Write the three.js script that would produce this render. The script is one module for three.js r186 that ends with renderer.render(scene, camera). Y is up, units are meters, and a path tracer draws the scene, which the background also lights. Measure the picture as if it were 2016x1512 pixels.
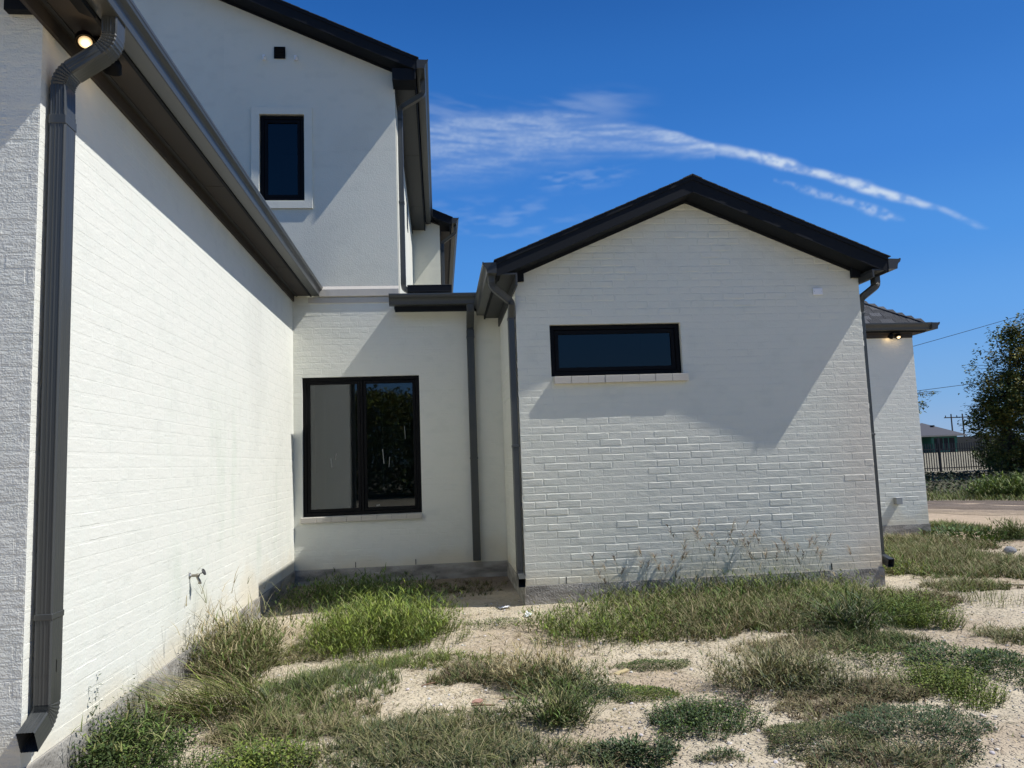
import * as THREE from 'three';
import { mergeGeometries, toCreasedNormals } from 'three/addons/utils/BufferGeometryUtils.js';
import { RoundedBoxGeometry } from 'three/addons/geometries/RoundedBoxGeometry.js';

// ---------------------------------------------------------------- camera, sky, sun, exposure
const CAM_H = 1.53, RAD = Math.PI / 180;
const scene = new THREE.Scene();
const camera = new THREE.PerspectiveCamera(54.34, 4 / 3, 0.1, 2000);
camera.position.set(0, CAM_H, 0);
camera.rotation.order = 'YXZ';
camera.rotation.set(5.931 * RAD, -5.671 * RAD, -2.044 * RAD);
const EXPOSURE = 1.25;
const SUN = new THREE.Vector3(1, 1.36, 0.205).normalize();
const renderer = new THREE.WebGLRenderer({ antialias: true });
renderer.setSize(1024, 768);
renderer.toneMapping = THREE.LinearToneMapping;
renderer.toneMappingExposure = EXPOSURE;
renderer.outputColorSpace = THREE.SRGBColorSpace;
renderer.shadowMap.enabled = true;
const sun = new THREE.DirectionalLight(new THREE.Color().setRGB(1, 0.985, 0.965), 4.25);
sun.position.copy(SUN).multiplyScalar(60);
sun.castShadow = true;
sun.shadow.mapSize.set(4096, 4096);
Object.assign(sun.shadow.camera, { left: -30, right: 30, top: 30, bottom: -30, near: 1, far: 140 });
sun.shadow.radius = 1;
scene.add(sun, sun.target);

// ---------------------------------------------------------------- noise
function rngOf(seed) { let a = seed >>> 0; return () => { a = (a + 0x6D2B79F5) | 0; let t = Math.imul(a ^ (a >>> 15), 1 | a); t = (t + Math.imul(t ^ (t >>> 7), 61 | t)) ^ t; return ((t ^ (t >>> 14)) >>> 0) / 4294967296; }; }
let rnd = rngOf(7);
const rr = (a, b) => a + (b - a) * rnd();
const gauss = () => { let s = 0; for (let i = 0; i < 6; i++) s += rnd(); return (s - 3) / 0.707; };
const clamp = (x, a = 0, b = 1) => Math.min(b, Math.max(a, x));
const smooth = (a, b, x) => { const t = clamp((x - a) / (b - a)); return t * t * (3 - 2 * t); };
const mix = (a, b, t) => a + (b - a) * t;
const hash2 = (x, y) => { let h = Math.imul(x | 0, 374761393) + Math.imul(y | 0, 668265263); h = Math.imul(h ^ (h >>> 13), 1274126177); return ((h ^ (h >>> 16)) >>> 0) / 4294967296; };
function vnoise(x, y, px = 0, py = 0) {          // value noise, tiles when a period is given
  const xi = Math.floor(x), yi = Math.floor(y), fx = x - xi, fy = y - yi;
  const wx = fx * fx * (3 - 2 * fx), wy = fy * fy * (3 - 2 * fy);
  const m = (v, p) => p ? ((v % p) + p) % p : v;
  const x0 = m(xi, px), x1 = m(xi + 1, px), y0 = m(yi, py), y1 = m(yi + 1, py);
  return mix(mix(hash2(x0, y0), hash2(x1, y0), wx), mix(hash2(x0, y1), hash2(x1, y1), wx), wy);
}
function fbm(x, y, oct, px = 0, py = 0) { let s = 0, a = 0.5, n = 0; for (let i = 0; i < oct; i++) { s += a * vnoise(x, y, px, py); n += a; a *= 0.5; x = x * 2 + (px ? 0 : 17.3); y = y * 2 + (px ? 0 : 9.1); px *= 2; py *= 2; } return s / n; }

// ---------------------------------------------------------------- the sky: clear deep blue air with one streak of cirrus
{
  const W = 4096, H = 2048, data = new Float32Array(W * H * 4);
  const EL = [-90, -2, 0, 4, 9, 14, 20, 27, 34, 50, 70, 90];
  const R = [.16, .34, .34, .215, .135, .082, .050, .030, .0175, .011, .009, .009];
  const G = [.15, .46, .50, .450, .385, .310, .230, .170, .118, .078, .062, .058];
  const B = [.12, .66, .73, .810, .850, .800, .690, .560, .430, .310, .255, .24];
  const look = (t, e) => { let i = 0; while (i < EL.length - 2 && e > EL[i + 1]) i++; const f = smooth(0, 1, (e - EL[i]) / (EL[i + 1] - EL[i])); return mix(t[i], t[i + 1], mix(f, (e - EL[i]) / (EL[i + 1] - EL[i]), 0.6)); };
  // streak: [azimuth, elevation, half width, strength]
  const S = [[-14, 22.6, 3.2, .35], [0.4, 23.6, 2.4, .42], [8.1, 24.1, 1.9, .46], [13.3, 24.0, 1.35, .50], [17.6, 23.3, .85, .62], [21.7, 22.1, .50, .80], [24.6, 21.2, .42, .92], [27.4, 20.1, .46, .98], [30.0, 18.8, .36, .75], [32.6, 17.5, .50, .95], [35.0, 16.3, .30, .78], [36.4, 15.6, .26, .35], [38.4, 14.2, .25, .25], [39.2, 13.8, .1, 0]];
  const S2 = [[26.0, 19.3, .15, .1], [28.2, 18.3, .3, .36], [30.8, 17.1, .32, .42], [33.2, 15.8, .36, .55], [34.4, 15.3, .15, .1]];
  const line = (L, az, el) => {
    if (az < L[0][0] || az >= L[L.length - 1][0]) return null;
    let i = 0; while (az >= L[i + 1][0]) i++;
    const t = (az - L[i][0]) / (L[i + 1][0] - L[i][0]), a = L[i], b = L[i + 1];
    return [(el - mix(a[1], b[1], t)) / mix(a[2], b[2], t), mix(a[3], b[3], t)];
  };
  for (let j = 0; j < H; j++) {
    const e = ((j + 0.5) / H - 0.5) * 180, ce = Math.cos(e * RAD), se = Math.sin(e * RAD);
    const r0 = look(R, e), g0 = look(G, e), b0 = look(B, e);
    for (let i = 0; i < W; i++) {
      const th = ((i + 0.5) / W - 0.5) * 2 * Math.PI, dx = Math.cos(th) * ce, dz = Math.sin(th) * ce;
      const cs = dx * SUN.x + se * SUN.y + dz * SUN.z, ga = Math.acos(clamp(cs, -1, 1)) / RAD;
      const au = 0.30 * Math.exp(-ga / 7) + 0.05 * Math.exp(-ga / 24), side = 0.90 + 0.18 * (0.5 + 0.5 * cs);
      let r = r0 * side + au * 0.95, g = g0 * side + au * 0.98, b = b0 * side + au;
      if (e > 11 && e < 30 && dz < 0) {
        const az = Math.atan2(dx, -dz) / RAD;
        if (az > -14 && az < 46) {
          let c = 0;
          const wob = (fbm(az * 0.35 + 5, e * 0.9, 3) - 0.5);
          const along = az * 0.94 - e * 0.34, acr = e * 0.94 + az * 0.34;
          const m = line(S, az, e + wob * (az < 20 ? 0.8 : 0.5));
          if (m) {
            const [d, s] = m;
            const strand = smooth(0.22, 0.72, fbm(az * 0.42 + 3, e * 4.2 + az * 0.3, 5)), fine = smooth(0.2, 0.8, fbm(az * 3.2, e * 8, 4)), puff = smooth(0.22, 0.66, fbm(along * 1.5, acr * 2.6, 5));
            const w = smooth(20, 27, az);
            const up = az < 22 ? smooth(1.15, 0.55, d) : smooth(1.3, 0.1, d), dn = az < 22 ? smooth(-1.75, 0.25, d) : smooth(-1.3, -0.1, d);
            c = s * up * dn * mix(0.30 + 0.75 * strand * (0.55 + 0.45 * fine), 0.25 + 0.95 * puff, w);
          }
          const m2 = line(S2, az, e + wob * 0.4);
          if (m2) c = Math.max(c, m2[1] * smooth(1.4, 0, Math.abs(m2[0])) * (0.15 + smooth(0.3, 0.75, fbm(along * 2.6, acr * 3.4, 5))));
          const hi = smooth(27.6, 26.2, e) * smooth(24.2, 25.6, e) * smooth(19, 12, az) * smooth(0.38, 0.85, fbm(az * 0.22 + 31, e * 1.5 + az * .25, 4)) * 0.26;
          const lo = smooth(19.9, 20.8, e) * smooth(22.2, 21.2, e) * smooth(7.5, 9.8, az) * smooth(17, 13, az) * smooth(0.42, 0.8, fbm(az * 0.9, e * 4 + 8, 5)) * 0.17;
          const thin = smooth(16, 18, e) * smooth(20.5, 19, e) * smooth(15, 6, az) * smooth(0.45, 0.85, fbm(az * 0.5, e * 2.1 + 40, 4)) * 0.16;
          c = clamp(Math.max(c, hi, lo, thin));
          r = mix(r, 0.70, c * 0.84); g = mix(g, 0.81, c * 0.86); b = mix(b, 0.95, c * 0.88);
        }
      }
      const k = (j * W + i) * 4, q = 1 / EXPOSURE;
      data[k] = r * q * 0.95; data[k + 1] = g * q * 0.93; data[k + 2] = b * q * 0.92; data[k + 3] = 1;
    }
  }
  const sky = new THREE.DataTexture(data, W, H, THREE.RGBAFormat, THREE.FloatType);
  sky.mapping = THREE.EquirectangularReflectionMapping; sky.magFilter = THREE.LinearFilter; sky.minFilter = THREE.LinearFilter; sky.needsUpdate = true;
  scene.background = sky; scene.environment = sky;
}

// ---------------------------------------------------------------- names, parts, helpers
const used = new Map();
const numbered = n => { const k = used.get(n) || 0; used.set(n, k + 1); return k ? `${n}_${String(k).padStart(3, '0')}` : n; };
function tag(o, label, category, group, kind) { Object.assign(o.userData, { label }, category ? { category } : {}, group ? { group } : {}, kind ? { kind } : {}); return o; }
function thing(name, label, category, p = [0, 0, 0], group) { const g = new THREE.Group(); g.name = numbered(name); g.position.set(...p); scene.add(g); return tag(g, label, category, group); }
function part(name, geo, material, parent, label) {
  const m = new THREE.Mesh(Array.isArray(geo) ? mergeGeometries(geo.map(g => g.index ? g.toNonIndexed() : g)) : geo, material);
  m.name = numbered(name); m.castShadow = m.receiveShadow = true; parent.add(m); if (label) m.userData.label = label; return m;
}
const V = (x, y, z) => new THREE.Vector3(x, y, z);
function box(x0, x1, y0, y1, z0, z1, r = 0) {
  const g = r ? new RoundedBoxGeometry(x1 - x0, y1 - y0, z1 - z0, 2, r) : new THREE.BoxGeometry(x1 - x0, y1 - y0, z1 - z0);
  g.translate((x0 + x1) / 2, (y0 + y1) / 2, (z0 + z1) / 2); return g;
}
function extrudeXY(pts, z0, z1, holes = [], bevel = 0) {         // polygon in x, y pushed along z
  const s = new THREE.Shape(pts.map(p => new THREE.Vector2(...p)));
  for (const h of holes) s.holes.push(new THREE.Path(h.map(p => new THREE.Vector2(...p))));
  const g = new THREE.ExtrudeGeometry(s, { depth: z1 - z0 - 2 * bevel, bevelEnabled: bevel > 0, bevelSize: bevel, bevelThickness: bevel, bevelSegments: 1, bevelOffset: -bevel });
  g.translate(0, 0, z0 + bevel); return g;
}
const lin = (r, g, b) => new THREE.Color().setRGB(r, g, b);

function texture(w, h, fn, srgb, repeatX, repeatY) {              // fn(u, v) gives linear colour or one height
  const d = new Uint8Array(w * h * 4);
  const enc = c => { c = clamp(c); return Math.round(255 * (srgb ? (c <= 0.0031308 ? c * 12.92 : 1.055 * Math.pow(c, 1 / 2.4) - 0.055) : c)); };
  for (let j = 0; j < h; j++) for (let i = 0; i < w; i++) { const c = fn((i + 0.5) / w, (j + 0.5) / h), k = (j * w + i) * 4; if (typeof c === 'number') d[k] = d[k + 1] = d[k + 2] = enc(c); else { d[k] = enc(c[0]); d[k + 1] = enc(c[1]); d[k + 2] = enc(c[2]); } d[k + 3] = 255; }
  const t = new THREE.DataTexture(d, w, h); t.wrapS = t.wrapT = THREE.RepeatWrapping; t.magFilter = THREE.LinearFilter; t.minFilter = THREE.LinearMipmapLinearFilter; t.generateMipmaps = true;
  if (srgb) t.colorSpace = THREE.SRGBColorSpace; t.repeat.set(repeatX, repeatY); t.needsUpdate = true; return t;
}
const again = (t, x, y) => { const c = t.clone(); c.repeat.set(x, y); c.needsUpdate = true; return c; };
const mat = (c, roughness = 0.7, o = {}) => new THREE.MeshStandardMaterial({ color: c, roughness, ...o });

// ---------------------------------------------------------------- materials
const paintBump = texture(1024, 1024, (u, v) => 0.55 * fbm(u * 10, v * 14, 4, 10, 14) + 0.25 * fbm(u * 14, v * 60, 3, 14, 60) + 0.20 * fbm(u * 90, v * 90, 2, 90, 90), false, 1 / 0.9, 1 / 0.9);
const stuccoBump = texture(1024, 1024, (u, v) => { const n = fbm(u * 60, v * 60, 4, 60, 60); return 0.7 * smooth(0.3, 0.7, n) + 0.3 * fbm(u * 5, v * 5, 3, 5, 5); }, false, 1 / 0.6, 1 / 0.6);
const WHITE = [0.735, 0.732, 0.645];
function wallPaint(w, h, stain, clean) {                                // one sheet of colour as large as the wall, in metres
  return texture(w >= 5 ? 1024 : 512, 512, (u, v) => {
    const x = u * w, y = v * h; let k = 1 - 0.06 * smooth(0.45, 0.8, fbm(x * 1.1, y * 0.8 + 3, 4)) - 0.05 * smooth(0.5, 0.9, fbm(x * 6, y * 9, 3));
    let c = [WHITE[0] * k, WHITE[1] * k, WHITE[2] * k];
    const low = clean ? 0 : smooth(0.55, 0.12, y + (fbm(x * 2.2, y * 2, 3) - 0.5) * 0.6); c = [c[0] * (1 - 0.05 * low), c[1] * (1 - 0.12 * low), c[2] * (1 - 0.22 * low)];
    return stain ? stain(x, y, c) : c;
  }, true, 1 / w, 1 / h);
}
const paintMat = (map, bump, scale, o = {}) => new THREE.MeshStandardMaterial({ color: 0xffffff, map, bumpMap: bump, bumpScale: scale, roughness: 0.82, ...o });
const leftStain = (x, y, c) => {                                 // pale green-grey smears under the tap and across the middle
  const s = smooth(0.48, 0.75, fbm(x * 2.6 + 7, y * 0.7, 4)) * smooth(0.3, 1.0, y) * smooth(2.5, 1.4, y) * smooth(1.2, 2.6, x);
  return [c[0] * (1 - 0.16 * s), c[1] * (1 - 0.10 * s), c[2] * (1 - 0.15 * s)];
};
const wingStain = (x, y, c) => { const s = smooth(3.2, 4.0, x) * smooth(3.1, 2.2, y) * (0.4 + 0.6 * fbm(x * 2, y * 2, 3)); return [c[0] * (1 - 0.05 * s), c[1] * (1 - 0.12 * s), c[2] * (1 - 0.14 * s)]; };
const M = {
  left: paintMat(wallPaint(6.6, 4.2, leftStain), paintBump, 0.004),
  facade: paintMat(wallPaint(5, 5), again(paintBump, 1 / 0.6, 1 / 0.6), 0.009),
  back: paintMat(wallPaint(3.2, 4.2), paintBump, 0.004),
  wing: paintMat(wallPaint(4.2, 5, wingStain), paintBump, 0.0045, { color: lin(1, 0.99, 0.95) }),
  far: paintMat(wallPaint(4.5, 4), paintBump, 0.0045),
  stucco: new THREE.MeshStandardMaterial({ color: lin(1, 0.98, 0.925), map: wallPaint(5.5, 6, null, true), bumpMap: stuccoBump, bumpScale: 0.0010, roughness: 0.88 }),
  trim: paintMat(null, paintBump, 0.003, { color: lin(0.54, 0.50, 0.43) }),
  bronze: mat(lin(0.055, 0.058, 0.055), 0.36, { metalness: 0.0 }),
  bronzeDark: mat(lin(0.026, 0.028, 0.028), 0.55),
  fascia: new THREE.MeshPhysicalMaterial({ color: lin(0.010, 0.012, 0.015), roughness: 0.75, specularIntensity: 0.35 }),
  soffit: mat(lin(0.036, 0.029, 0.024), 0.75),
  frame: new THREE.MeshPhysicalMaterial({ color: lin(0.003, 0.003, 0.0034), roughness: 0.6, specularIntensity: 0.3 }),
  black: mat(lin(0.006, 0.006, 0.006), 0.8),
  room: mat(lin(0.14, 0.165, 0.16), 0.95),
  zinc: mat(lin(0.42, 0.42, 0.42), 0.42, { metalness: 0.85 }),
  brass: mat(lin(0.30, 0.27, 0.22), 0.4, { metalness: 0.8 }),
  plastic: mat(lin(0.86, 0.86, 0.85), 0.5),
};
M.glassDark = new THREE.MeshPhysicalMaterial({ color: lin(0.30, 0.38, 0.38), roughness: 0.03, transmission: 1, thickness: 0, ior: 1.42 });
M.glass = new THREE.MeshPhysicalMaterial({ color: lin(0.55, 0.62, 0.64), roughness: 0.015, transmission: 1, thickness: 0, ior: 1.62 });
M.smear = mat(lin(0.22, 0.23, 0.22), 0.8);
M.shingle = [0.045, 0.075, 0.105, 0.060].map((k, i) => mat(lin(k, k * 1.01, k * 1.04), 0.95, { bumpMap: again(stuccoBump, 2 + i * 0.3, 2), bumpScale: 0.003 }));
const concBump = texture(512, 512, (u, v) => 0.6 * fbm(u * 8, v * 8, 5, 8, 8) + 0.4 * fbm(u * 70, v * 70, 2, 70, 70), false, 1, 1);
M.concrete = new THREE.MeshStandardMaterial({ roughness: 0.95, bumpMap: concBump, bumpScale: 0.016, map: texture(512, 512, (u, v) => { const n = fbm(u * 6, v * 6, 5, 6, 6), s = smooth(0.45, 0.75, fbm(u * 3, v * 12, 4, 3, 12)); const k = 0.36 + 0.34 * (n - 0.5) - 0.15 * s; return [k * 1.06, k, k * 0.87]; }, true, 0.8, 0.8) });

// ---------------------------------------------------------------- terrain height
// s: metres beyond the far verge of the dirt road
const beyond = (x, z) => (x - 14) * 0.65 - (z + 20.54) * 0.76;
function height(x, z) {
  const d = Math.hypot(x - 1, z + 5), near = smooth(14, 7, d);
  let h = near * (0.10 * (fbm(x * 0.55 + 9, z * 0.55, 3) - 0.5) + 0.05 * (fbm(x * 2.1, z * 2.1 + 5, 3) - 0.5) + 0.020 * (fbm(x * 8, z * 8, 2) - 0.5));
  h *= 0.35 + 0.65 * smooth(-9.6, -6.5, z);
  const s = beyond(x, z);
  h += 0.42 * smooth(0.5, 5.5, s) + 0.30 * smooth(14, 60, s) - 0.012;
  return h;
}

// ---------------------------------------------------------------- ground
const patchList = [];                                            // filled below; green tint under the weeds
{
  const N = 430, pos = new Float32Array(N * N * 3), col = new Float32Array(N * N * 3), uv = new Float32Array(N * N * 2), idx = [];
  const warp = t => Math.sign(t) * (Math.abs(t) * 7 + Math.pow(Math.abs(t), 5) * 500);
  for (let j = 0; j < N; j++) for (let i = 0; i < N; i++) {
    const x = 2 + warp(i / (N - 1) * 2 - 1), z = -6 + warp(j / (N - 1) * 2 - 1), k = j * N + i;
    pos[k * 3] = x; pos[k * 3 + 1] = height(x, z); pos[k * 3 + 2] = z; uv[k * 2] = x; uv[k * 2 + 1] = -z;
    let c = [0.575, 0.495, 0.36];
    const n = fbm(x * 1.3, z * 1.3, 4), n2 = fbm(x * 0.5 + 30, z * 0.5, 3), dk = smooth(0.45, 0.72, n) * 0.22;
    c = c.map((v, q) => v * (1 - dk * [0.8, 1, 1.1][q]) * (0.88 + 0.25 * n2));
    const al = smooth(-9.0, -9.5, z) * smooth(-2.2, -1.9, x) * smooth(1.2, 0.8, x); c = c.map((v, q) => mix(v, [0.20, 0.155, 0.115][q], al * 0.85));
    const right = smooth(6.5, 9, x) * smooth(-9, -12, z); c = c.map((v, q) => mix(v, [0.50, 0.385, 0.265][q], right));
    const s = beyond(x, z), field = smooth(-0.4, 0.8, s); c = c.map((v, q) => mix(v, [0.13, 0.125, 0.07][q], field));
    const dry = smooth(10.5, 13, s); c = c.map((v, q) => mix(v, [0.30, 0.265, 0.18][q] * (0.85 + 0.3 * n), dry));
    if (z > 4) c = c.map((v, q) => mix(v, [0.30, 0.27, 0.19][q], smooth(4, 20, z)));
    col.set(c, k * 3);
    if (i < N - 1 && j < N - 1) idx.push(k, k + N, k + 1, k + 1, k + N, k + N + 1);
  }
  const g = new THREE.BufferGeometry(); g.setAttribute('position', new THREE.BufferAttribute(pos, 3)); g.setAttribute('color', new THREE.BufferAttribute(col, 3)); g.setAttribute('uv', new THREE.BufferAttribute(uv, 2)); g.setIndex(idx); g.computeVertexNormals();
  const cell = (u, v, n) => {                                    // pebbles: distance to the nearest of one point per cell
    const X = u * n, Y = v * n, xi = Math.floor(X), yi = Math.floor(Y); let best = 9, id = 0;
    for (let a = -1; a < 2; a++) for (let b = -1; b < 2; b++) { const cx = ((xi + a) % n + n) % n, cy = ((yi + b) % n + n) % n, h = hash2(cx + 71, cy + 13), px = xi + a + hash2(cx, cy), py = yi + b + hash2(cx + 5, cy + 9), d = Math.hypot(X - px, Y - py) / (0.18 + 0.34 * h * h); if (d < best) { best = d; id = h; } }
    return [best, id];
  };
  const S = 1024, hgt = new Float32Array(S * S), tone = new Float32Array(S * S);
  for (let j = 0; j < S; j++) for (let i = 0; i < S; i++) {
    const u = i / S, v = j / S, [d, id] = cell(u, v, 42), [d2, id2] = cell(u + 0.31, v + 0.17, 110), f = fbm(u * 12, v * 12, 5, 12, 12);
    const p = smooth(1, 0.5, d), p2 = smooth(1, 0.5, d2);
    hgt[j * S + i] = 0.35 * f + 0.45 * p * (0.4 + id * 0.6) + 0.2 * p2 * id2;
    tone[j * S + i] = 0.92 + 0.30 * (f - 0.5) + p * (id - 0.45) * 0.42 + p2 * (id2 - 0.5) * 0.40 - 0.20 * smooth(0.62, 0.75, fbm(u * 40, v * 40, 3, 40, 40));
  }
  const get = (a, u, v) => a[Math.min(S - 1, v * S | 0) * S + Math.min(S - 1, u * S | 0)];
  const gm = new THREE.MeshStandardMaterial({ vertexColors: true, roughness: 0.97, map: texture(S, S, (u, v) => { const t = get(tone, u, v); return [t, t * 0.985, t * 0.96]; }, true, 1 / 1.7, 1 / 1.7), bumpMap: texture(S, S, (u, v) => get(hgt, u, v), false, 1 / 1.7, 1 / 1.7), bumpScale: 0.03 });
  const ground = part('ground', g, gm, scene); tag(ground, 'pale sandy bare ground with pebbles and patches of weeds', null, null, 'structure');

  // dirt road: worn strip running along the verge
  const L = 90, Wd = 4.6, nu = 260, nv = 26, p2 = [], c2 = [], t2 = [], i2 = [];
  for (let a = 0; a <= nu; a++) for (let b = 0; b <= nv; b++) {
    const s = (a / nu - 0.5) * L, w0 = b / nv, edge = (fbm(s * 0.6, w0 > 0.5 ? 3 : 9, 4) - 0.5) * 1.4 * Math.abs(w0 - 0.5) * 2, w = -0.15 - w0 * Wd + edge * (w0 > 0.5 ? 1.4 : 0.7);
    const x = 14 + 0.76 * s + 0.65 * w, z = -20.54 + 0.65 * s - 0.76 * w, rut = Math.exp(-Math.pow((w0 - 0.35) / 0.05, 2)) + Math.exp(-Math.pow((w0 - 0.72) / 0.05, 2));
    const rim = Math.min(1, Math.min(w0, 1 - w0) * 12);
    p2.push(x, height(x, z) + 0.006 + rim * (0.02 + 0.11 * (fbm(s * 1.5, w * 3, 4) - 0.5)) - 0.03 * rut * rim, z); t2.push(s, w);
    const n = fbm(s * 0.35 + 4, w * 2.6, 4), k = 0.55 + 0.9 * n; const base = [mix(0.19, 0.40, smooth(0.6, 1, w0)), mix(0.145, 0.31, smooth(0.6, 1, w0)), mix(0.105, 0.21, smooth(0.6, 1, w0))];
    c2.push(base[0] * k * (1 - 0.25 * rut), base[1] * k * (1 - 0.25 * rut), base[2] * k * (1 - 0.25 * rut));
    if (a < nu && b < nv) { const k0 = a * (nv + 1) + b; i2.push(k0, k0 + nv + 1, k0 + 1, k0 + 1, k0 + nv + 1, k0 + nv + 2); }
  }
  const rg = new THREE.BufferGeometry(); rg.setAttribute('position', new THREE.Float32BufferAttribute(p2, 3)); rg.setAttribute('color', new THREE.Float32BufferAttribute(c2, 3)); rg.setAttribute('uv', new THREE.Float32BufferAttribute(t2, 2)); rg.setIndex(i2); rg.computeVertexNormals();
  tag(part('dirt_road', rg, gm, scene), 'brown dirt track with tyre ruts beyond the end of the house', null, null, 'structure');
}

// ---------------------------------------------------------------- the house
const house = thing('house', 'white painted brick house with dark gutters, black windows and gabled roofs', 'house');
const YB = 0.193;                                                // foot of the brickwork

function brickGeo(w, h, d, seed, tiltU, tiltV, rough) {          // one painted brick, its face bulged and its arrises rounded; local x, y from its lower left corner
  const nx = 6, ny = 3, P = [], I = [], b = Math.min(0.007, d * 1.2 + 0.003), xs = [0, b, w * 0.28, w * 0.5, w * 0.74, w - b, w], ys = [0, b, h - b, h];
  for (let j = 0; j <= ny; j++) for (let i = 0; i <= nx; i++) {
    const rim = i === 0 || j === 0 || i === nx || j === ny;
    const wob = (fbm(xs[i] * 14 + seed, ys[j] * 22 + seed * 1.7, 2) - 0.5);
    P.push(xs[i] + (rim ? 0 : (vnoise(i * 3.1 + seed, j * 1.7) - 0.5) * b * 0.7), ys[j] + (rim ? 0 : (vnoise(i * 1.3 + seed, 40 + j) - 0.5) * b * 0.9), rim ? -0.003 : Math.max(0.0004, d + wob * rough + tiltU * (xs[i] / w - 0.5) + tiltV * (ys[j] / h - 0.5)));
  }
  for (let j = 0; j < ny; j++) for (let i = 0; i < nx; i++) { const k = j * (nx + 1) + i, s = nx + 1; I.push(k, k + 1, k + s, k + 1, k + s + 1, k + s); }
  const g = new THREE.BufferGeometry(); g.setAttribute('position', new THREE.Float32BufferAttribute(P, 3)); g.setIndex(I); g.setAttribute('uv', new THREE.Float32BufferAttribute(new Array((P.length / 3) * 2).fill(0), 2)); return toCreasedNormals(g, 0.3);
}
// bricks over a wall whose local frame is x along, y up, z out; keep(u, v) says where brick is, depth(u, v) its relief, single(u, v) which stand alone
function layBricks(wall, material, W, y0, y1, o) {
  const C = 0.0818, Lb = 0.254, J = o.joint ?? 0.0085, rest = [];
  const open = o.open || [];
  let row = 0;
  for (let y = y0; y < y1 - 0.02; y += C, row++) {
    const off = (row % 2 ? 0 : -Lb / 2) + rr(-0.02, 0.02), sag = rr(-0.004, 0.004);
    for (let x = off; x < W; x += Lb) {
      let spans = [[Math.max(0.002, x), Math.min(W - 0.002, x + Lb - J)]];
      for (const [a0, a1, b0, b1] of open) if (y + C - J > b0 && y < b1) spans = spans.flatMap(([p, q]) => q <= a0 || p >= a1 ? [[p, q]] : [[p, Math.min(q, a0)], [Math.max(p, a1), q]]);
      for (const [p, q] of spans) {
        if (q - p < 0.025) continue;
        const cu = (p + q) / 2, cv = y + C / 2; if (o.keep && !o.keep(cu, y)) continue;
        let h = C - J; for (const [a0, a1, b0, b1] of open) if (q > a0 + 0.001 && p < a1 - 0.001) { if (y < b0 && y + h > b0) h = b0 - y; }
        if (h < 0.02) continue;
        const proud = o.relief(cu, cv) * mix(0.1, 1.4, smooth(0.3, 0.72, fbm(cu * 1.5 + W * 7, cv * 2.4, 3))), g = brickGeo(q - p, h, Math.max(0.0006, proud * (1 + 0.45 * gauss())) + (rnd() < (o.odd ?? 0.02) ? rr(0.001, 0.0028) : 0), rr(0, 900), gauss() * proud * 0.45 * (o.calm ?? 1), gauss() * proud * 0.35 * (o.calm ?? 1) + (o.lean ?? 0), proud * 0.8 * (o.calm ?? 1));
        const y1_ = y + sag + rr(-0.0015, 0.0015), uv = g.attributes.uv, ps = g.attributes.position;
        for (let i = 0; i < uv.count; i++) uv.setXY(i, p + ps.getX(i), y1_ + ps.getY(i));
        if (o.single && o.single(cu, cv)) { const b = part('brick', g, material, wall); b.position.set(p, y1_, 0); }
        else { g.translate(p, y1_, 0); rest.push(g); }
      }
    }
  }
  if (rest.length) { const m = part('brickwork', rest, material, wall); m.userData.kind = 'stuff'; }
}
const wallAt = (name, geo, material, p, turn, label) => { const m = part(name, geo, material, house, label); m.position.set(...p); m.rotation.y = turn; return m; };
const rect = (a, b, c, d) => [[a, c], [b, c], [b, d], [a, d]];

const XL = -1.965, ZF = -3.82, ZB = -10.38, ZG = -8.2, XW0 = 0.885, XW1 = 4.951;
// left wall, facing the yard
{
  const W = ZF - ZB, w = wallAt('brick_wall', extrudeXY(rect(0.1405, W, YB, 4.05), -0.14, 0), M.left, [XL, 0, ZF], Math.PI / 2, 'sunlit white brick wall under the long left eave');
  layBricks(w, M.left, W, YB, 3.9, { relief: (u, v) => mix(0.0010, 0.0002, smooth(0.8, 2.3, v + (fbm(u * 0.8, v, 3) - 0.5) * 1.4)), single: (u, v) => v < 0.75 && u > 0.3 && u < 1.9, odd: 0, joint: 0.0062, calm: 0.15 });
}
// facade of the left block, seen edge-on at the picture's left side
{
  const w = wallAt('brick_wall', extrudeXY([[0, YB], [6, YB], [6, 4.05], [3, 5.2], [0, 4.05]], -0.14, 0), M.facade, [XL - 6, 0, ZF], 0, 'rough white brick facade at the left edge');
  layBricks(w, M.facade, 6, YB, 4.6, { relief: () => 0.0005, keep: (u, v) => v < 4.0 + 0.4 * Math.min(u, 6 - u), odd: 0.01 });
}
// back wall of the alcove
{
  const W = XW0 - XL, u = x => x - XL, op = [u(-1.846), u(-0.26), 0.886, 2.772];
  const w = wallAt('brick_wall', extrudeXY(rect(0, W, YB, 3.88), -0.14, 0, [rect(op[0], op[1], op[2], op[3])]), M.back, [XL, 0, ZB], 0, 'white brick back wall of the alcove');
  layBricks(w, M.back, W, YB, 3.86, { relief: (a, v) => mix(0.0014, 0.0008, smooth(0.8, 2, v)), open: [op, [-1, 9, 3.62, 3.9]].slice(0, 1), odd: 0 });
}
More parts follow.
